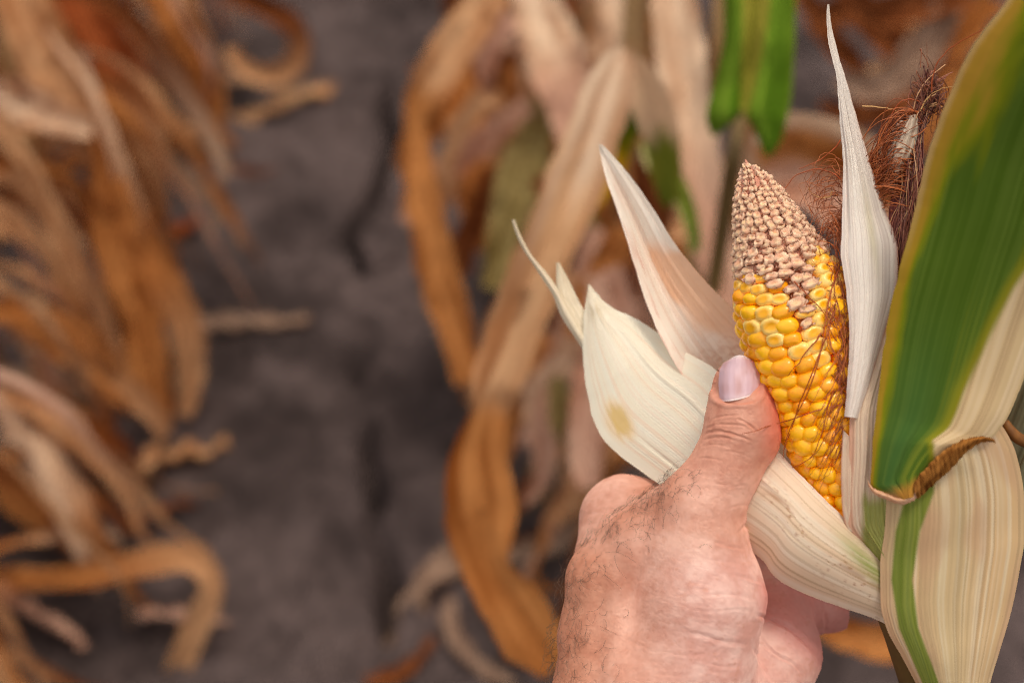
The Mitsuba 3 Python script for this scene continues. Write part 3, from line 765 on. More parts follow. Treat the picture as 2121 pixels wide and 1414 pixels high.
# sheath of the green leaf wrapped round the ear's foot
def col5(a, t, U, V):
    c = lerp(lin(208, 188, 152), lin(216, 182, 138), n3(a * 5, t * 2, seed=14))
    c = vein(a, t * 0.3, c, lin(172, 142, 110), 56, 15, 0.5)
    c = vein(a, t * 0.3, c, lin(236, 224, 198), 40, 16, 0.45)
    c = vein(a, t * 0.5, c, lin(180, 174, 134), 9, 20, 0.22)
    c = lerp(c, lin(196, 158, 128), 0.5 * sst(0.5, 0.75, n3(a * 6, t * 3, seed=19)))
    x0 = np.interp(V, [1020, 1100, 1200, 1300, 1420], [1906, 1880, 1868, 1882, 1930])
    wd = np.interp(V, [1000, 1100, 1200, 1300, 1420], [34, 30, 26, 24, 20])
    g = sst(1.0, 0.7, np.abs(U - x0) / wd)
    gc = lerp(lin(86, 112, 24), lin(140, 154, 66), n3(a * 60, t * 2, seed=18))
    c = lerp(c, gc, 0.92 * g)
    e = sst(0.09, 0.0, a)
    return lerp(c, lin(204, 164, 130), 0.5 * e)


v, f, a, t, U, V = sheet([(1838, 960, 130), (1836, 1030, 140), (1832, 1100, 130), (1823, 1170, 110), (1824, 1250, 96), (1836, 1300, 86), (1868, 1360, 70), (1900, 1420, 50), (1930, 1480, 30)],
                         [(2075, 880, 90), (2105, 940, 60), (2121, 1030, 40), (2122, 1110, 30), (2112, 1180, 30), (2096, 1260, 30), (2070, 1350, 40), (2050, 1420, 40), (2040, 1500, 30)],
                         n=140, m=170, bulge=lambda t: 64 - 10 * t, ridges=44, ridge_h=0.5, wave=6, seed=14)
sheath_c = col5(a, t, U, V)

# ------------------------------------------------------------------ the plant that bears the ear
plant = thing('corn_plant', 'corn plant bearing the opened ear, its green and beige leaf hanging along the right edge', 'corn plant')
add('leaf_sheath', (v, f), 'mat_husk', plant, color=np.clip(sheath_c, 0.01, 0.9), label='beige leaf sheath with one green stripe around the foot of the ear')
sv, sf = tube(np.stack([np.full(60, 0.213), np.full(60, 0.40), np.linspace(-0.06, 1.75, 60)], 1), 0.0105 * np.linspace(1.1, 0.7, 60), 14)
add('stalk', (sv, sf), 'mat_stalk', plant, color=lerp(lin(74, 56, 28), lin(120, 98, 52), n3(sv[:, 0] * 120, sv[:, 1] * 120, sv[:, 2] * 10)))
sv, sf = tube(spline(np.vstack([[0.213, 0.40, 0.93], near(1930, 1420, -60), near(1880, 1270, 0), near(1850, 1200, 30)]), 24), np.linspace(0.009, 0.012, 24), 12)
add('shank', (sv, sf), 'mat_stalk', plant, color=lerp(lin(64, 48, 22), lin(112, 88, 44), n3(sv[:, 0] * 200, sv[:, 1] * 200, sv[:, 2] * 30)))


# the green blade, its beige margin to the right, closer to the camera at the top
def blade_color(a, t, U, V):
    g = lerp(lin(70, 94, 28), lin(88, 110, 42), sst(0.3, 0.7, 0.5 * streak(a, t, 22, 1.0, 31) + 0.5 * streak(a, t, 80, 1.5, 32)))
    g = lerp(g, lin(122, 130, 44), 0.6 * sst(0.55, 0.75, streak(a, t, 14, 0.8, 33)))
    g = lerp(g, lin(60, 102, 62), 0.45 * sst(0.55, 0.9, t) * np.exp(-((a - 0.3) / 0.2) ** 2))
    yl = lerp(lin(158, 128, 40), lin(184, 138, 60), sst(0.6, 0.3, t) * n3(a * 9, t * 5, seed=34))
    yl = lerp(yl, lin(190, 158, 108), 0.8 * sst(0.05, 0.01, a) * sst(0.62, 0.4, t))
    wl = np.interp(t, [0, 0.25, 0.45, 0.6, 1], [0.16, 0.26, 0.16, 0.085, 0.07]) * (0.45 + 1.1 * n3(a * 9, t * 7, seed=35))
    c = lerp(g, lin(122, 128, 24), sst(1.5, 0.7, a / wl))
    c = lerp(c, yl, sst(0.95, 0.4, a / wl))
    be = vein(a, t * 0.5, lin(206, 182, 142) + 0 * a[:, None], lin(164, 132, 98), 90, 36, 0.5)
    be = vein(a, t, be, lin(224, 204, 172), 24, 37, 0.5)
    br = np.interp(t, [0, 0.3, 0.55, 0.75, 0.86, 0.93, 1.0], [1.25, 0.98, 0.74, 0.62, 0.62, 0.95, 1.3]) + 0.05 * (n3(a * 10, t * 4, seed=38) - 0.5)
    c = lerp(c, lin(132, 130, 36), sst(-0.11, -0.02, a - br))
    c = lerp(c, be, sst(-0.03, 0.03, a - br))
    foot = sst(0.955, 0.99, t + 0.02 * (n3(a * 9, 1.0, seed=39) - 0.5))
    return lerp(c, lerp(lin(190, 132, 60), lin(226, 176, 140), sst(0.3, 0.0, a)), foot * 0.85)


LEFT_EDGE = [(2150, -90, 470), (2088, 0, 440), (2010, 105, 390), (1962, 205, 340), (1928, 300, 300), (1898, 420, 255), (1868, 540, 220), (1846, 632, 195), (1828, 740, 180),
             (1813, 880, 172), (1804, 980, 170), (1802, 1008, 168), (1830, 1022, 176), (1862, 1036, 180)]
RIGHT_EDGE = [(2420, 40, 420), (2370, 130, 380), (2320, 230, 330), (2285, 320, 290), (2255, 410, 250), (2225, 510, 220), (2190, 600, 190), (2160, 680, 170), (2130, 760, 160),
              (2095, 845, 150), (2070, 890, 150), (2056, 906, 152), (1985, 922, 190), (1895, 1028, 190)]
v, f, a, t, U, V = sheet(LEFT_EDGE, RIGHT_EDGE, n=150, m=110, bulge=lambda t: 60 * (1 - t) + 25, ridges=46, ridge_h=0.22, wave=9, seed=31, ragged=7, folds=6)
blade = add('leaf', (v, f), 'mat_green', plant, color=np.clip(blade_color(a, t, U, V), 0.005, 0.9), label='broad green leaf with yellow edge and beige margin')
v, f, a, t, U, V = sheet([(2620, -760, 560), (2400, -480, 560), (2250, -250, 520), (2150, -92, 471)], [(2625, -758, 560), (2600, -480, 540), (2510, -200, 480), (2420, 38, 421)], n=60, m=60, bulge=lambda t: 85 * t, ridges=30, ridge_h=0.22, seed=61)
add('leaf_tip', (v, f), 'mat_green', blade, color=np.clip(blade_color(a, 0 * t, U, V), 0.005, 0.9))
# brown edge turned under the blade
v, f, a, t, U, V = sheet([(1890, 1004, 206), (1916, 970, 218), (1956, 932, 224), (1998, 909, 222), (2034, 903, 214), (2060, 911, 200)],
                         [(1901, 1034, 190), (1934, 1004, 196), (1974, 967, 200), (2010, 930, 204), (2040, 914, 204), (2062, 916, 196)], n=150, m=16, bulge=14, seed=51, ragged=9)
add('leaf_collar', (v, f), 'mat_husk', plant, color=lerp(lin(86, 46, 16), lin(180, 122, 62), sst(0.25, 0.75, 0.55 * n3(t * 70 + a * 4, a * 2, seed=51, o=2) + 0.45 * n3(t * 6, a * 4, seed=53))), label='brown edge turned under the green leaf')
v, f, a, t, U, V = sheet([(1796, 990, 172), (1810, 1011, 180), (1836, 1021, 188), (1862, 1029, 192), (1884, 1025, 196), (1897, 1008, 200)],
                         [(1799, 1006, 168), (1814, 1025, 176), (1840, 1036, 184), (1866, 1044, 188), (1889, 1039, 192), (1903, 1022, 190)], n=90, m=14, bulge=9, seed=54, ragged=8)
add('leaf_collar', (v, f), 'mat_husk', plant, color=lerp(lin(206, 150, 112), lin(236, 198, 168), n3(t * 40, a * 4, seed=54)), label='pale pink lip at the foot of the green leaf')
# second sheath at the right edge
hh = np.linspace(1.32, 0.90, 12)
ww = np.interp(hh, [0.90, 0.98, 1.2, 1.32], [0.0125, 0.0165, 0.0150, 0.0125])
mid_ = np.stack([np.full(12, 0.213), np.full(12, 0.40), hh], 1)


def measured(P):
    d = (P - CAM) @ FWD
    return np.stack([CU + (P - CAM) @ RIGHT / d * FPX, CV - (P - CAM) @ UP / d * FPX, (D0 - d) * PX], 1)


v, f, a, t, U, V = sheet(measured(mid_ - ww[:, None] * RIGHT), measured(mid_ + ww[:, None] * RIGHT), n=80, m=50, bulge=90, ridges=14, ridge_h=1.5, seed=41, ragged=5)
add('leaf_sheath', (v, f), 'mat_husk', plant, color=vein(a, t, lin(150, 142, 112) + 0 * a[:, None], lin(92, 84, 58), 20, 42, 0.8))
q = spline(np.array([(2082, 872, 40, 8), (2096, 896, 44, 12), (2118, 912, 40, 12), (2160, 925, 30, 10)], float), 20)
sv, sf = tube(near(q[:, 0], q[:, 1], q[:, 2]), q[:, 3] / PX, 10)
add('leaf_collar', (sv, sf), 'mat_stalk', plant, color=lerp(lin(92, 54, 20), lin(140, 90, 40), n3(sv[:, 0] * 900, sv[:, 1] * 300, sv[:, 2] * 300, seed=7)))

# ------------------------------------------------------------------ silk
rs = np.random.default_rng(23)
strands, scol = [], []


def strand(pts, r0=1.1, wig=3.0, n=22, col=None):
    q = spline(pts, n, PchipInterpolator if len(pts) < 4 else CubicSpline)
    ph = rs.uniform(0, 9)
    k = np.linspace(0, 1, n)
    q[:, 0] += wig * (n3(k * 6 + ph, ph, seed=1, o=2) - 0.5) * 2
    q[:, 1] += wig * (n3(k * 6 + ph, ph + 5, seed=2, o=2) - 0.5) * 2
    q[:, 2] += wig * (n3(k * 6 + ph, ph + 9, seed=3, o=2) - 0.5) * 2
    v, f = tube(near(q[:, 0], q[:, 1], q[:, 2]), r0 / PX * (1 - 0.6 * k), 4, cap=False)
    strands.append((v, f))
    c = col if col is not None else lerp(lin(120, 52, 22), lin(196, 110, 60), np.array(rs.random()))
    scol.append(np.tile(c, (len(v), 1)))


J = lambda s: rs.normal(0, s)
# bundle from the dark clump at the upper right, over the pale husk tip, down to the cob's shoulder
for i in range(190):
    s0 = rs.random()
    a0 = np.array([1906 - 16 * s0 + J(6), 236 + 190 * s0 + J(8), -8 + J(8)])
    m1 = np.array([1862 - 14 * s0 + J(12), 246 + 165 * s0 + J(16) - 14 * (1 - s0), 10 + J(10)])
    m2 = np.array([1812 - 10 * s0 + J(12), 316 + 120 * s0 + J(20), -20 + J(10)])
    e1 = np.array([1760 + J(10), 430 + 40 * s0 + J(18), -30 + J(14)])
    e2 = np.array([1722 + J(16), 486 + J(20), -10 + J(18)])
    strand([a0, m1, m2, e1, e2][:5 if rs.random() < 0.7 else 4], 1.05, 4)
for i in range(80):       # along the right side of the cob
    y0 = rs.uniform(440, 800)
    x0 = 1718 + J(14) + (y0 - 440) * 0.09
    L = rs.uniform(80, 240)
    pts = np.array([(x0, y0), (1746 + J(11), y0 + L * 0.35), (1753 + J(10), y0 + L * 0.7), (1744 + J(18), y0 + L)])
    pts[:, 0] += 10 * sst(700, 900, pts[:, 1])
    strand(np.column_stack([pts, np.maximum(cob_z(pts[:, 0], pts[:, 1], 2 + abs(J(6))), 40)]), 1.0, 5)
for i in range(46):        # tangled wisps left of the pale leaf
    x0, y0 = 1748 + J(6), rs.uniform(330, 500)
    L = rs.uniform(30, 80)
    strand([(x0, y0, 0 + J(15)), (x0 - L * 0.5, y0 - rs.uniform(-10, 26), 10 + J(15)), (x0 - L, y0 + rs.uniform(0, 60), 10 + J(20)), (x0 - L * 0.9 + J(12), y0 + rs.uniform(30, 90), 20 + J(20))], 0.9, 9)
for i in range(36):        # frayed ends low on the cob
    x0, y0 = 1744 + J(8), rs.uniform(720, 930)
    L = rs.uniform(40, 130)
    pts = np.array([(x0, y0), (x0 - L * 0.22 + J(5), y0 + L * 0.5), (x0 - L * 0.5 + J(8), y0 + L)])
    strand(np.column_stack([pts, np.maximum(cob_z(pts[:, 0], pts[:, 1], 5), 60) + abs(J(6))]), 0.85, 4)
RED, STRAW = lin(164, 72, 26), lin(206, 160, 104)
for pts, c in [([(1742, 838, 112), (1690, 850, 136), (1640, 868, 134), (1615, 876, 112), (1590, 884, 112), (1535, 898, 118)], RED),
               ([(1735, 560, 100), (1712, 640, 128), (1700, 720, 142), (1670, 820, 146), (1640, 880, 140), (1622, 950, 120)], RED),
               ([(1700, 690, 138), (1670, 730, 144), (1630, 780, 140)], RED),
               ([(1730, 640, 120), (1700, 730, 142), (1672, 800, 142), (1632, 905, 126), (1624, 930, 118)], RED),
               ([(1640, 578, 126), (1672, 610, 136), (1700, 640, 136), (1725, 672, 124), (1738, 680, 120)], RED),
               ([(1745, 780, 104), (1712, 860, 130), (1690, 930, 120), (1640, 968, 100)], RED),
               ([(1745, 880, 100), (1752, 930, 116), (1772, 962, 130)], RED),
               ([(1740, 372, 20), (1690, 352, 10), (1640, 372, 0), (1618, 402, 0)], RED), ([(1740, 290, 20), (1700, 330, 5), (1655, 350, 0)], RED),
               ([(1930, 190, 0), (1960, 110, 20), (2000, 80, 40), (2035, 62, 60)], RED), ([(1905, 230, 10), (1930, 195, 20), (1975, 180, 60)], STRAW),
               ([(1786, 220, -20), (1830, 222, -10), (1860, 235, 0)], STRAW), ([(1725, 395, 30), (1700, 410, 20), (1684, 402, 15), (1675, 388, 15)], STRAW),
               ([(1915, 235, 0), (1890, 205, 0), (1862, 215, 0), (1840, 250, 0), (1815, 300, 0)], RED)]:
    pts = np.array(pts, float)
    on = pts[:, 1] > 540
    pts[on, 2] = np.maximum(cob_z(pts[on, 0], pts[on, 1], 9), np.where(pts[on, 0] < 1610, 96, 60))
    strand(pts, 1.7, 2.5, 40, c)
v, f = join(strands)
add('silk', (v, f), 'mat_silk', ear, color=np.vstack(scol), smooth=True, kind='stuff', label='reddish brown dried silk threads')
strands, scol = [], []
for i in range(90):       # dark matted bundle
    x0 = 1902 + J(9)
    strand([(1936 + J(14), 186 + J(22), -20 + J(12)), (x0, 250 + J(10), -12 + J(10)), (1892 + J(10), 350, 8 + J(10)), (1876 + J(12), 450, 20 + J(8)), (1864 + J(13), 570 + J(20), 22 + J(8))],
           1.3, 8, 30, lerp(lin(84, 36, 34), lin(156, 92, 72), np.array(rs.random())) if rs.random() < 0.85 else lin(196, 150, 110))
for i in range(60):       # its curled head
    c0 = np.array([1930 + J(12), 205 + J(24), -16 + J(10)])
    strand([c0, c0 + [J(10), J(12), J(8)], c0 + [J(14), J(16), J(8)], c0 + [J(16), J(22), J(8)]], 1.2, 7, 24, lerp(lin(70, 30, 26), lin(150, 86, 56), np.array(rs.random())))
v, f = join(strands)
add('silk_tuft', (v, f), 'mat_silk', ear, color=np.vstack(scol), smooth=True, kind='stuff', label='dark purple brown matted silk behind the pale husk')

# ------------------------------------------------------------------ the hand
# joints (u, v, z, radius) in photograph units; every bone is a tapered capsule, all merged smoothly


def J4(q):
    q = np.asarray(q, float)
    k = 1 - q[..., 2] / FPX
    return np.stack([(q[..., 0] - CU) * k, (q[..., 1] - CV) * k, q[..., 2], q[..., 3] * k], -1)


BONES = [  # chain, smooth radius
    ([(1530, 797, 12, 53), (1536, 850, 20, 66), (1537, 900, 24, 74), (1500, 975, 24, 69), (1446, 1062, 22, 84)], 26),
    ([(1446, 1062, 22, 84), (1440, 1150, 20, 112), (1448, 1235, 22, 133), (1420, 1360, 6, 140), (1385, 1460, -8, 150)], 40),
    ([(1297, 1080, -225, 96), (1300, 1190, -150, 112), (1305, 1300, -70, 132), (1300, 1430, -30, 150)], 10),
    ([(1395, 1080, -14, 80), (1330, 1136, -22, 82), (1258, 1204, -34, 82), (1262, 1320, -36, 102), (1290, 1430, -30, 130)], 14),
    ([(1340, 1130, -265, 88), (1380, 1300, -140, 125), (1360, 1450, -60, 150)], 40),
    ([(1470, 1200, -240, 84), (1500, 1330, -170, 100), (1440, 1460, -90, 130)], 40),
    ([(1590, 1275, -195, 92), (1598, 1350, -150, 98), (1530, 1480, -90, 118)], 26),
    ([(1330, 1460, -20, 178), (1270, 1700, 40, 205), (1190, 2050, 170, 235), (1100, 2350, 320, 240)], 40),
    ([(1420, 1470, -30, 150), (1350, 1700, 30, 190), (1190, 2050, 170, 235)], 40),
    # fingers behind the ear
    ([(1297, 1080, -225, 92), (1420, 1062, -286, 60), (1540, 1015, -300, 58), (1640, 1035, -270, 52)], 18),
    ([(1340, 1130, -265, 84), (1490, 1095, -330, 66), (1630, 1088, -340, 60), (1735, 1105, -300, 50)], 18),
    ([(1470, 1200, -240, 78), (1570, 1165, -310, 64), (1690, 1165, -325, 56), (1775, 1180, -290, 48)], 18),
    ([(1590, 1265, -205, 74), (1660, 1268, -262, 50), (1720, 1262, -295, 42), (1775, 1250, -280, 38)], 18),
]
CH = [(J4(c), k) for c, k in BONES]


def capsule(P, a, b):
    ba, pa = b[:3] - a[:3], P - a[:3]
    h = np.clip((pa @ ba) / (ba @ ba), 0, 1)
    return np.linalg.norm(pa - h[:, None] * ba, axis=1) - (a[3] + (b[3] - a[3]) * h)


def smin(a, b, k):
    h = np.maximum(k - np.abs(a - b), 0) / k
    return np.minimum(a, b) - h * h * k * 0.25


def hand_sdf(P):
    out = None
    for c, k in CH:
        d = None
        for i in range(len(c) - 1):
            e = capsule(P, c[i], c[i + 1])
            d = e if d is None else smin(d, e, 26)
        out = d if out is None else smin(out, d, k)
    return out


def surface_nets(f, lo, hi, h, far=None):
    n = np.ceil((hi - lo) / h).astype(int) + 1
    ax = [lo[i] + h * np.arange(n[i]) for i in range(3)]
    # coarse pass to skip empty space
    F = np.full(n, 1e3, np.float32)
    q = 8
    cs = [np.arange(0, n[i], q) for i in range(3)]
    cx = np.stack(np.meshgrid(*[ax[i][np.minimum(cs[i] + q // 2, n[i] - 1)] for i in range(3)], indexing='ij'), -1)
    cd = f(cx.reshape(-1, 3)).reshape(cx.shape[:3])
    F = np.repeat(np.repeat(np.repeat(cd, q, 0), q, 1), q, 2)[:n[0], :n[1], :n[2]].astype(np.float32)
    nearby = np.abs(cd) < q * h * 1.6
    m = np.repeat(np.repeat(np.repeat(nearby, q, 0), q, 1), q, 2)[:n[0], :n[1], :n[2]]
    idx = np.argwhere(m)
    for k in range(0, len(idx), 400_000):
        b = idx[k:k + 400_000]
        F[b[:, 0], b[:, 1], b[:, 2]] = f(np.stack([ax[i][b[:, i]] for i in range(3)], 1))
    s = F < 0
    c = [s[i:n[0] - 1 + i, j:n[1] - 1 + j, k:n[2] - 1 + k] for i in (0, 1) for j in (0, 1) for k in (0, 1)]
    cnt = sum(x.astype(np.int8) for x in c)
    act = (cnt > 0) & (cnt < 8)
    cell = np.argwhere(act)
    ids = np.full(act.shape, -1, int)
    ids[act] = np.arange(len(cell))
    acc, num = np.zeros((len(cell), 3)), np.zeros(len(cell))
    corners = np.array([[i, j, k] for i in (0, 1) for j in (0, 1) for k in (0, 1)])
    val = np.stack([F[cell[:, 0] + a, cell[:, 1] + b, cell[:, 2] + d] for a, b, d in corners], 1)
    for i in range(8):
        for j in range(i + 1, 8):
            if np.abs(corners[i] - corners[j]).sum() == 1:
                va, vb = val[:, i], val[:, j]
                x = (va < 0) != (vb < 0)
                t = np.where(x, va / np.where(x, va - vb, 1), 0)
                acc += np.where(x[:, None], corners[i] + t[:, None] * (corners[j] - corners[i]), 0)
                num += x
    verts = lo + h * (cell + acc / num[:, None])
    faces = []
    for d in range(3):
        e1, e2 = (d + 1) % 3, (d + 2) % 3
        a = s
        sl0 = [slice(None)] * 3
        sl1 = [slice(None)] * 3
        sl0[d], sl1[d] = slice(0, -1), slice(1, None)
        ch = a[tuple(sl0)] != a[tuple(sl1)]
        pos = np.argwhere(ch)
        pos = pos[(pos[:, e1] > 0) & (pos[:, e2] > 0) & (pos[:, e1] < n[e1] - 1) & (pos[:, e2] < n[e2] - 1)]
        o1, o2 = np.zeros(3, int), np.zeros(3, int)
        o1[e1], o2[e2] = 1, 1
        g = lambda p: ids[p[:, 0], p[:, 1], p[:, 2]]
        quad = np.stack([g(pos - o1 - o2), g(pos - o2), g(pos), g(pos - o1)], 1)
        inside = a[pos[:, 0], pos[:, 1], pos[:, 2]]
        quad = np.where(inside[:, None], quad, quad[:, ::-1])
        faces.append(quad)
    q = np.vstack(faces)
    return verts, np.vstack([q[:, [0, 1, 2]], q[:, [0, 2, 3]]])


lo = np.array([-40.0, 0, -420])
hi = np.array([760.0, 1640, 620])
hv, hf = surface_nets(hand_sdf, lo, hi, 5.0)
hm = trimesh.Trimesh(hv, hf, process=False)
hm.remove_unreferenced_vertices()
trimesh.smoothing.filter_taubin(hm, iterations=6)
# finer where the camera sees it
cen = hm.triangles_center
fine = (hm.face_normals[:, 2] > -0.2) & (cen[:, 1] < 760) & (cen[:, 2] > -300)
v2, f2 = trimesh.remesh.subdivide(hm.vertices, hm.faces, np.nonzero(fine)[0])
hm = trimesh.Trimesh(v2, f2, process=False)
hm.merge_vertices()
HV, HN = np.array(hm.vertices), np.array(hm.vertex_normals)
if (HN * (HV - HV.mean(0))).sum() < 0:
    hm.invert()
    HN = -HN
kk = 1 - HV[:, 2] / FPX
HU, HW = HV[:, 0] / kk + CU, HV[:, 1] / kk + CV        # photograph position of each vertex


def groove(u, v, pts, width, depth, wob=3.0, seed=0):
    """Skin crease along a polyline (photograph units), fading at its ends."""
    q = spline(pts, 40)
    d2 = (u[:, None] - q[None, :, 0]) ** 2 + (v[:, None] - q[None, :, 1]) ** 2
    i = d2.argmin(1)
    d = np.sqrt(d2[np.arange(len(u)), i]) + wob * 0.5 * (n3(u / 9, v / 9, seed=seed, o=2) - 0.5)
    e = np.sin(np.pi * (i + 0.5) / 40) ** 0.5
    return -depth * np.exp(-(d / width) ** 2) * e + 0.35 * depth * np.exp(-((d - 2.1 * width) / width) ** 2) * e


disp = np.zeros(len(HV))
vis = (HN[:, 2] > -0.1) & (HW < 1440) & (HV[:, 2] > -320)
u, v = HU[vis], HW[vis]
dd = np.zeros(len(u))
CREASES = [([(1474, 870), (1500, 861), (1532, 860)], 2.0, 1.3), ([(1464, 886), (1496, 879), (1530, 880), (1552, 888)], 2.2, 2.0),
           ([(1461, 899), (1485, 893), (1525, 901), (1556, 914)], 2.4, 3.2), ([(1458, 912), (1492, 906), (1526, 914)], 2.2, 1.8),
           ([(1528, 868), (1552, 880), (1568, 896)], 2.2, 2.6), ([(1455, 925), (1480, 921), (1512, 926)], 2.0, 1.2), ([(1500, 934), (1530, 938), (1556, 950)], 2.0, 0.9),
           ([(1440, 950), (1470, 948), (1500, 958)], 2.0, 0.7), ([(1425, 974), (1460, 984), (1500, 986)], 2.2, 0.7), ([(1480, 1000), (1520, 1006), (1550, 1004)], 2.2, 0.8),
           ([(1470, 1118), (1510, 1130), (1545, 1136)], 3.0, 1.0), ([(1440, 1168), (1480, 1160), (1530, 1170)], 2.6, 0.6), ([(1500, 1188), (1540, 1194), (1576, 1206)], 2.8, 0.9),
           ([(1415, 1212), (1450, 1208), (1490, 1216)], 2.4, 0.5), ([(1450, 1236), (1500, 1230), (1560, 1240)], 3.0, 1.0), ([(1420, 1256), (1470, 1266), (1530, 1262), (1568, 1270)], 2.8, 0.9),
           ([(1430, 1282), (1462, 1290), (1490, 1288)], 2.4, 0.5), ([(1412, 1306), (1450, 1314), (1505, 1330), (1545, 1332)], 4.6, 2.2),
           ([(1370, 1346), (1420, 1356), (1470, 1352)], 3.0, 0.8), ([(1460, 1372), (1510, 1380), (1550, 1376)], 3.2, 1.0), ([(1340, 1390), (1400, 1398), (1450, 1394)], 3.2, 0.8), ([(1290, 1322), (1330, 1336), (1362, 1356)], 3, 0.6),
           ([(1570, 1275), (1620, 1292), (1665, 1325), (1700, 1375)], 4.0, 6.0), ([(1575, 1318), (1600, 1350), (1650, 1380), (1668, 1420)], 3.0, 3.0),
           ([(1560, 1340), (1578, 1375), (1600, 1420)], 3.0, 3.2), ([(1708, 1262), (1711, 1290), (1708, 1315)], 3.0, 3.0), ([(1612, 1310), (1645, 1345), (1672, 1400)], 2.6, 1.4),
           ([(1530, 1102), (1548, 1085), (1556, 1070)], 4.0, 3.0), ([(1510, 1054), (1535, 1046), (1552, 1048)], 2.6, 1.0),
           ([(1200, 1070), (1250, 1058), (1310, 1046)], 4, 1.0), ([(1215, 1092), (1250, 1080), (1290, 1074)], 4, 0.8), ([(1225, 1040), (1260, 1030), (1300, 1026)], 4, 0.7)]
for i, (pts, wd, dp) in enumerate(CREASES):
    dd += groove(u, v, pts, wd, dp, 7.0, 50 + i)
dd += 2.6 * (n3(u / 60, v / 60, seed=60, o=2) - 0.5) + 0.8 * (n3(u / 16, v / 9, seed=61, o=3) - 0.5)
line = 1 - 2 * np.abs(n3((u + 0.35 * v) / 46, (v - 0.22 * u) / 7.5, seed=62, o=2) - 0.5)
cross = 1 - 2 * np.abs(n3((u - v) / 30, (u + v) / 7, seed=63, o=2) - 0.5)
dd -= 0.4 * sst(0.78, 1.0, line) * (0.5 + 0.5 * sst(1080, 1180, v)) + 0.35 * sst(0.8, 1.0, cross)
dd += 1.2 * (n3(u / 26, v / 20, seed=64, o=2) - 0.5)
# nail bed sunk into the thumb's back
nu, nvv = (u - 1526) / 50, (v - 785) / 48
nail_in = sst(1.12, 0.98, (np.abs(nu) ** 3.2 + np.abs(nvv) ** 3.2) ** (1 / 3.2)) * (v < 840) * (u < 1600)
dd -= 6 * nail_in
nr = (np.abs(nu) ** 3.2 + np.abs(nvv) ** 3.2) ** (1 / 3.2)
dd += 2.0 * np.exp(-((nr - 1.17) / 0.09) ** 2) * (v > 748) * (v < 846) * (u < 1600)
# tendon ridge and hollow on the wrist's hairy side
dd += -7 * np.exp(-(((u - 1235) - (1414 - v) * 0.05) / 22) ** 2) * sst(1150, 1230, v)
disp[vis] = dd
HV = HV + HN * disp[:, None]


def hand_world(P):
    return CAM + (D0 - P[:, 2:3] / PX) * FWD + P[:, :1] / PX * RIGHT - P[:, 1:2] / PX * UP


def skin_color():
    u, v, z = HU, HW, HV[:, 2]
    f1 = n3(HV[:, 0] / 60, HV[:, 1] / 44, z / 60, seed=70, o=4)
    f2 = n3(HV[:, 0] / 14, HV[:, 1] / 14, z / 14, seed=71, o=3)
    f3 = n3(HV[:, 0] / 5, HV[:, 1] / 5, z / 5, seed=72, o=2)
    c = lerp(lin(200, 142, 123), lin(220, 172, 155), sst(0.3, 0.7, 0.72 * f1 + 0.28 * f2))
    palm = sst(1300, 1480, u) * sst(1090, 1200, v)
    c = lerp(c, lerp(lin(210, 156, 146), lin(228, 189, 181), sst(0.3, 0.7, 0.6 * f1 + 0.4 * f2)), 0.8 * palm)
    back = np.maximum(sst(1330, 1180, u - (1414 - v) * 0.12) * sst(1080, 1160, v), 0.7 * np.exp(-((v - (1000 + (1400 - u) * 0.75)) / 60) ** 2) * sst(1180, 1260, u) * sst(1450, 1400, u))
    c = lerp(c, lerp(lin(168, 100, 72), lin(200, 138, 110), f2), 0.8 * back)
    thumb = sst(1060, 940, v) * sst(1380, 1440, u)
    c = lerp(c, lerp(lin(182, 112, 90), lin(212, 152, 130), f2), 0.75 * thumb)
    side = sst(1560, 1606, u) * sst(1000, 900, v) * thumb
    c = lerp(c, lin(196, 104, 86), 0.75 * side)
    inner = sst(1560, 1590, u) * sst(1190, 1215, v) * sst(1330, 1260, v - (u - 1580) * 0.75)
    c = lerp(c, lin(206, 128, 120), 0.75 * inner)
    c = c * (0.95 + 0.10 * f3)[:, None]
    fr = sst(0.74, 0.80, n3(u / 11, v / 11, seed=77, o=2))
    return lerp(c, lin(190, 120, 96), 0.22 * fr)


person = add('person', (hand_world(HV), np.array(hm.faces)[:, ::-1]), 'mat_skin', color=np.clip(skin_color(), 0.01, 0.95), cat='person',
             label='hand and hairy wrist holding the corn ear, thumb pressing a pale husk leaf')

# thumb nail
from scipy.spatial import cKDTree
front = HN[:, 2] > 0.05
tree = cKDTree(np.stack([HU[front], HW[front]], 1))
hz_front = (HV - HN * disp[:, None])[front, 2]


def skin_z(u, v):
    d, i = tree.query(np.stack([np.ravel(u), np.ravel(v)], 1), k=6)
    z = hz_front[i]
    w = 1 / (d + 0.5)
    return ((z * w).sum(1) / w.sum(1)).reshape(np.shape(u))


na, nt = np.meshgrid(np.linspace(-1, 1, 41), np.linspace(0, 1, 45))
lx = np.interp(nt, [0, 0.12, 0.3, 0.6, 0.9, 1], [1514, 1498, 1490, 1488, 1490, 1493])
rx = np.interp(nt, [0, 0.12, 0.3, 0.6, 0.9, 1], [1552, 1566, 1573, 1575, 1572, 1568])
NU = lx + (rx - lx) * (na + 1) / 2
NV = 742 + 80 * nt + 5 * (1 - na ** 2) * sst(0.3, 1, nt) - 7 * (1 - na ** 2) * sst(0.3, 0, nt) - 9 * na * sst(0.2, 1.0, nt)
zc = skin_z(np.full(45, 1528.0), np.linspace(760, 830, 45))
zc = np.interp(np.linspace(0, 1, 45), [0, 0.25, 0.6, 1], [skin_z(np.array([1528.]), np.array([775.]))[0] - 3, zc[15] - 0.6, zc[28] - 1.0, zc[-1] - 3])
NZ = zc[:, None] - 13 * na ** 2 - 14 * np.abs(na) ** 4 + 0.2 * np.sin(na * 23)
npnt = near(NU, NV, NZ).reshape(-1, 3)
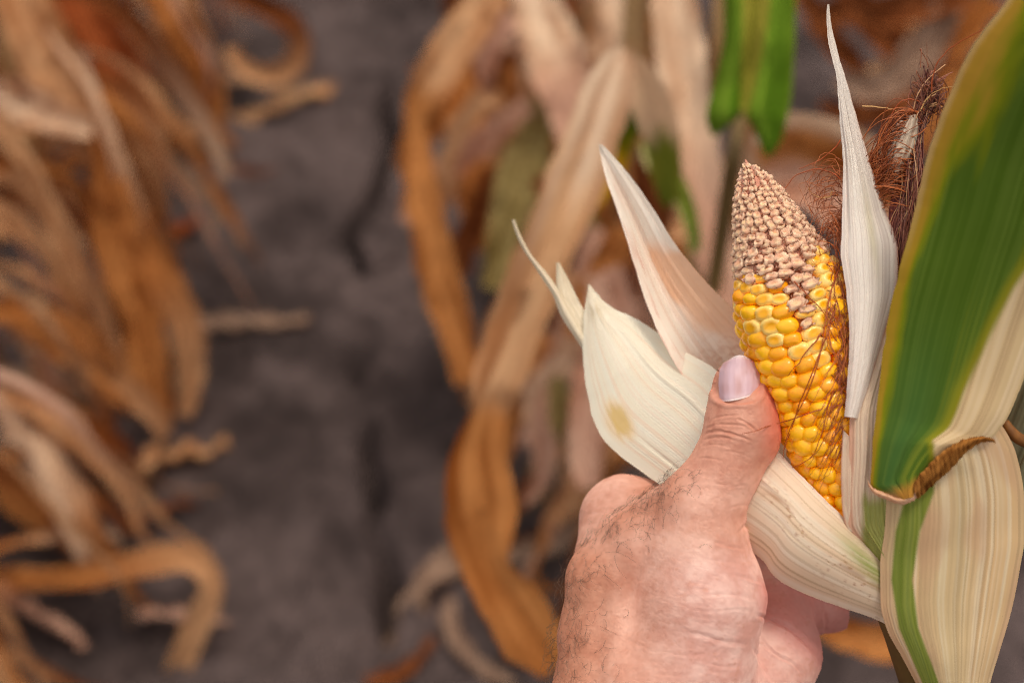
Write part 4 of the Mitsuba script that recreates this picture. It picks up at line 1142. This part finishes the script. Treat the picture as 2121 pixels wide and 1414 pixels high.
lun = np.exp(-((na.ravel()) / 0.6) ** 2) * sst(0.80, 0.95, nt.ravel())
ncol = lerp(lin(184, 142, 146), lin(198, 168, 180), sst(0.3, 0.7, n3(na.ravel() * 2.2, nt.ravel() * 1.4, seed=80)))
ncol = lerp(ncol, lin(206, 184, 192), 0.6 * lun)
ncol = lerp(ncol, lin(222, 210, 206), 0.6 * sst(0.10, 0.02, nt.ravel()))
ncol = lerp(ncol, lin(232, 216, 212), 0.8 * sst(0.955, 0.985, nt.ravel() + 0.03 * (n3(na.ravel() * 6, 0.0, seed=81) - 0.5)))
add('fingernail', (npnt, grid_faces(45, 41)[:, ::-1]), 'mat_nail', person, color=ncol)

# hairs on the back of the hand and wrist
rh = np.random.default_rng(5)
hairs = []
vn = hand_world(HN) - hand_world(np.zeros((1, 3)))
HVW = hand_world(HV)
den = np.maximum(1.7 * np.exp(-(((HW - (1010 + (1390 - HU) * 0.85)) / 52) ** 2)) * (HU < 1440) * (HU > 1185), sst(1290, 1170, HU - (1414 - HW) * 0.1) * (HW > 1120))
den *= (HN[:, 2] > -0.75) * (HV[:, 2] > -125) * (HW < 1425) * (HW > 985)
den += 0.02 * (HU < 1480) * (HW > 1000) * (HW < 1250) * (HN[:, 2] > 0)
pick = rh.choice(len(HV), 520, p=den / den.sum())
for i in pick:
    o, nn = HV[i], HN[i]
    e1 = np.array([0.75, -0.3, 0]) if HW[i] < 1150 else np.array([0.5, 0.8, 0])
    e1 = e1 + rh.normal(0, 0.5, 3)
    e1 -= nn * (e1 @ nn)
    e1 /= np.linalg.norm(e1) + 1e-9
    e2 = np.cross(nn, e1)
    edge = HN[i, 2] < 0.35 and HW[i] > 1180
    L = rh.uniform(34, 84) if edge else rh.uniform(22, 64)
    k = np.linspace(0, 1, 14)
    th = rh.normal(0, 2.0) * k + rh.normal(0, 0.9) * k * k
    lift = (rh.uniform(0.15, 0.5) if edge else rh.uniform(0.02, 0.30)) * L * np.sin(np.pi * np.minimum(1, 0.15 + 0.85 * k)) + 0.6
    q = o + np.cumsum(np.cos(th))[:, None] * e1 * L / 14 + np.cumsum(np.sin(th))[:, None] * e2 * L / 14 + lift[:, None] * nn
    hairs.append(tube(hand_world(q), (rh.uniform(0.32, 0.5) if edge else rh.uniform(0.22, 0.40)) / PX * (1.1 - 0.8 * k), 3, cap=False))
add('hair', join(hairs), 'mat_hair', person, kind='stuff')
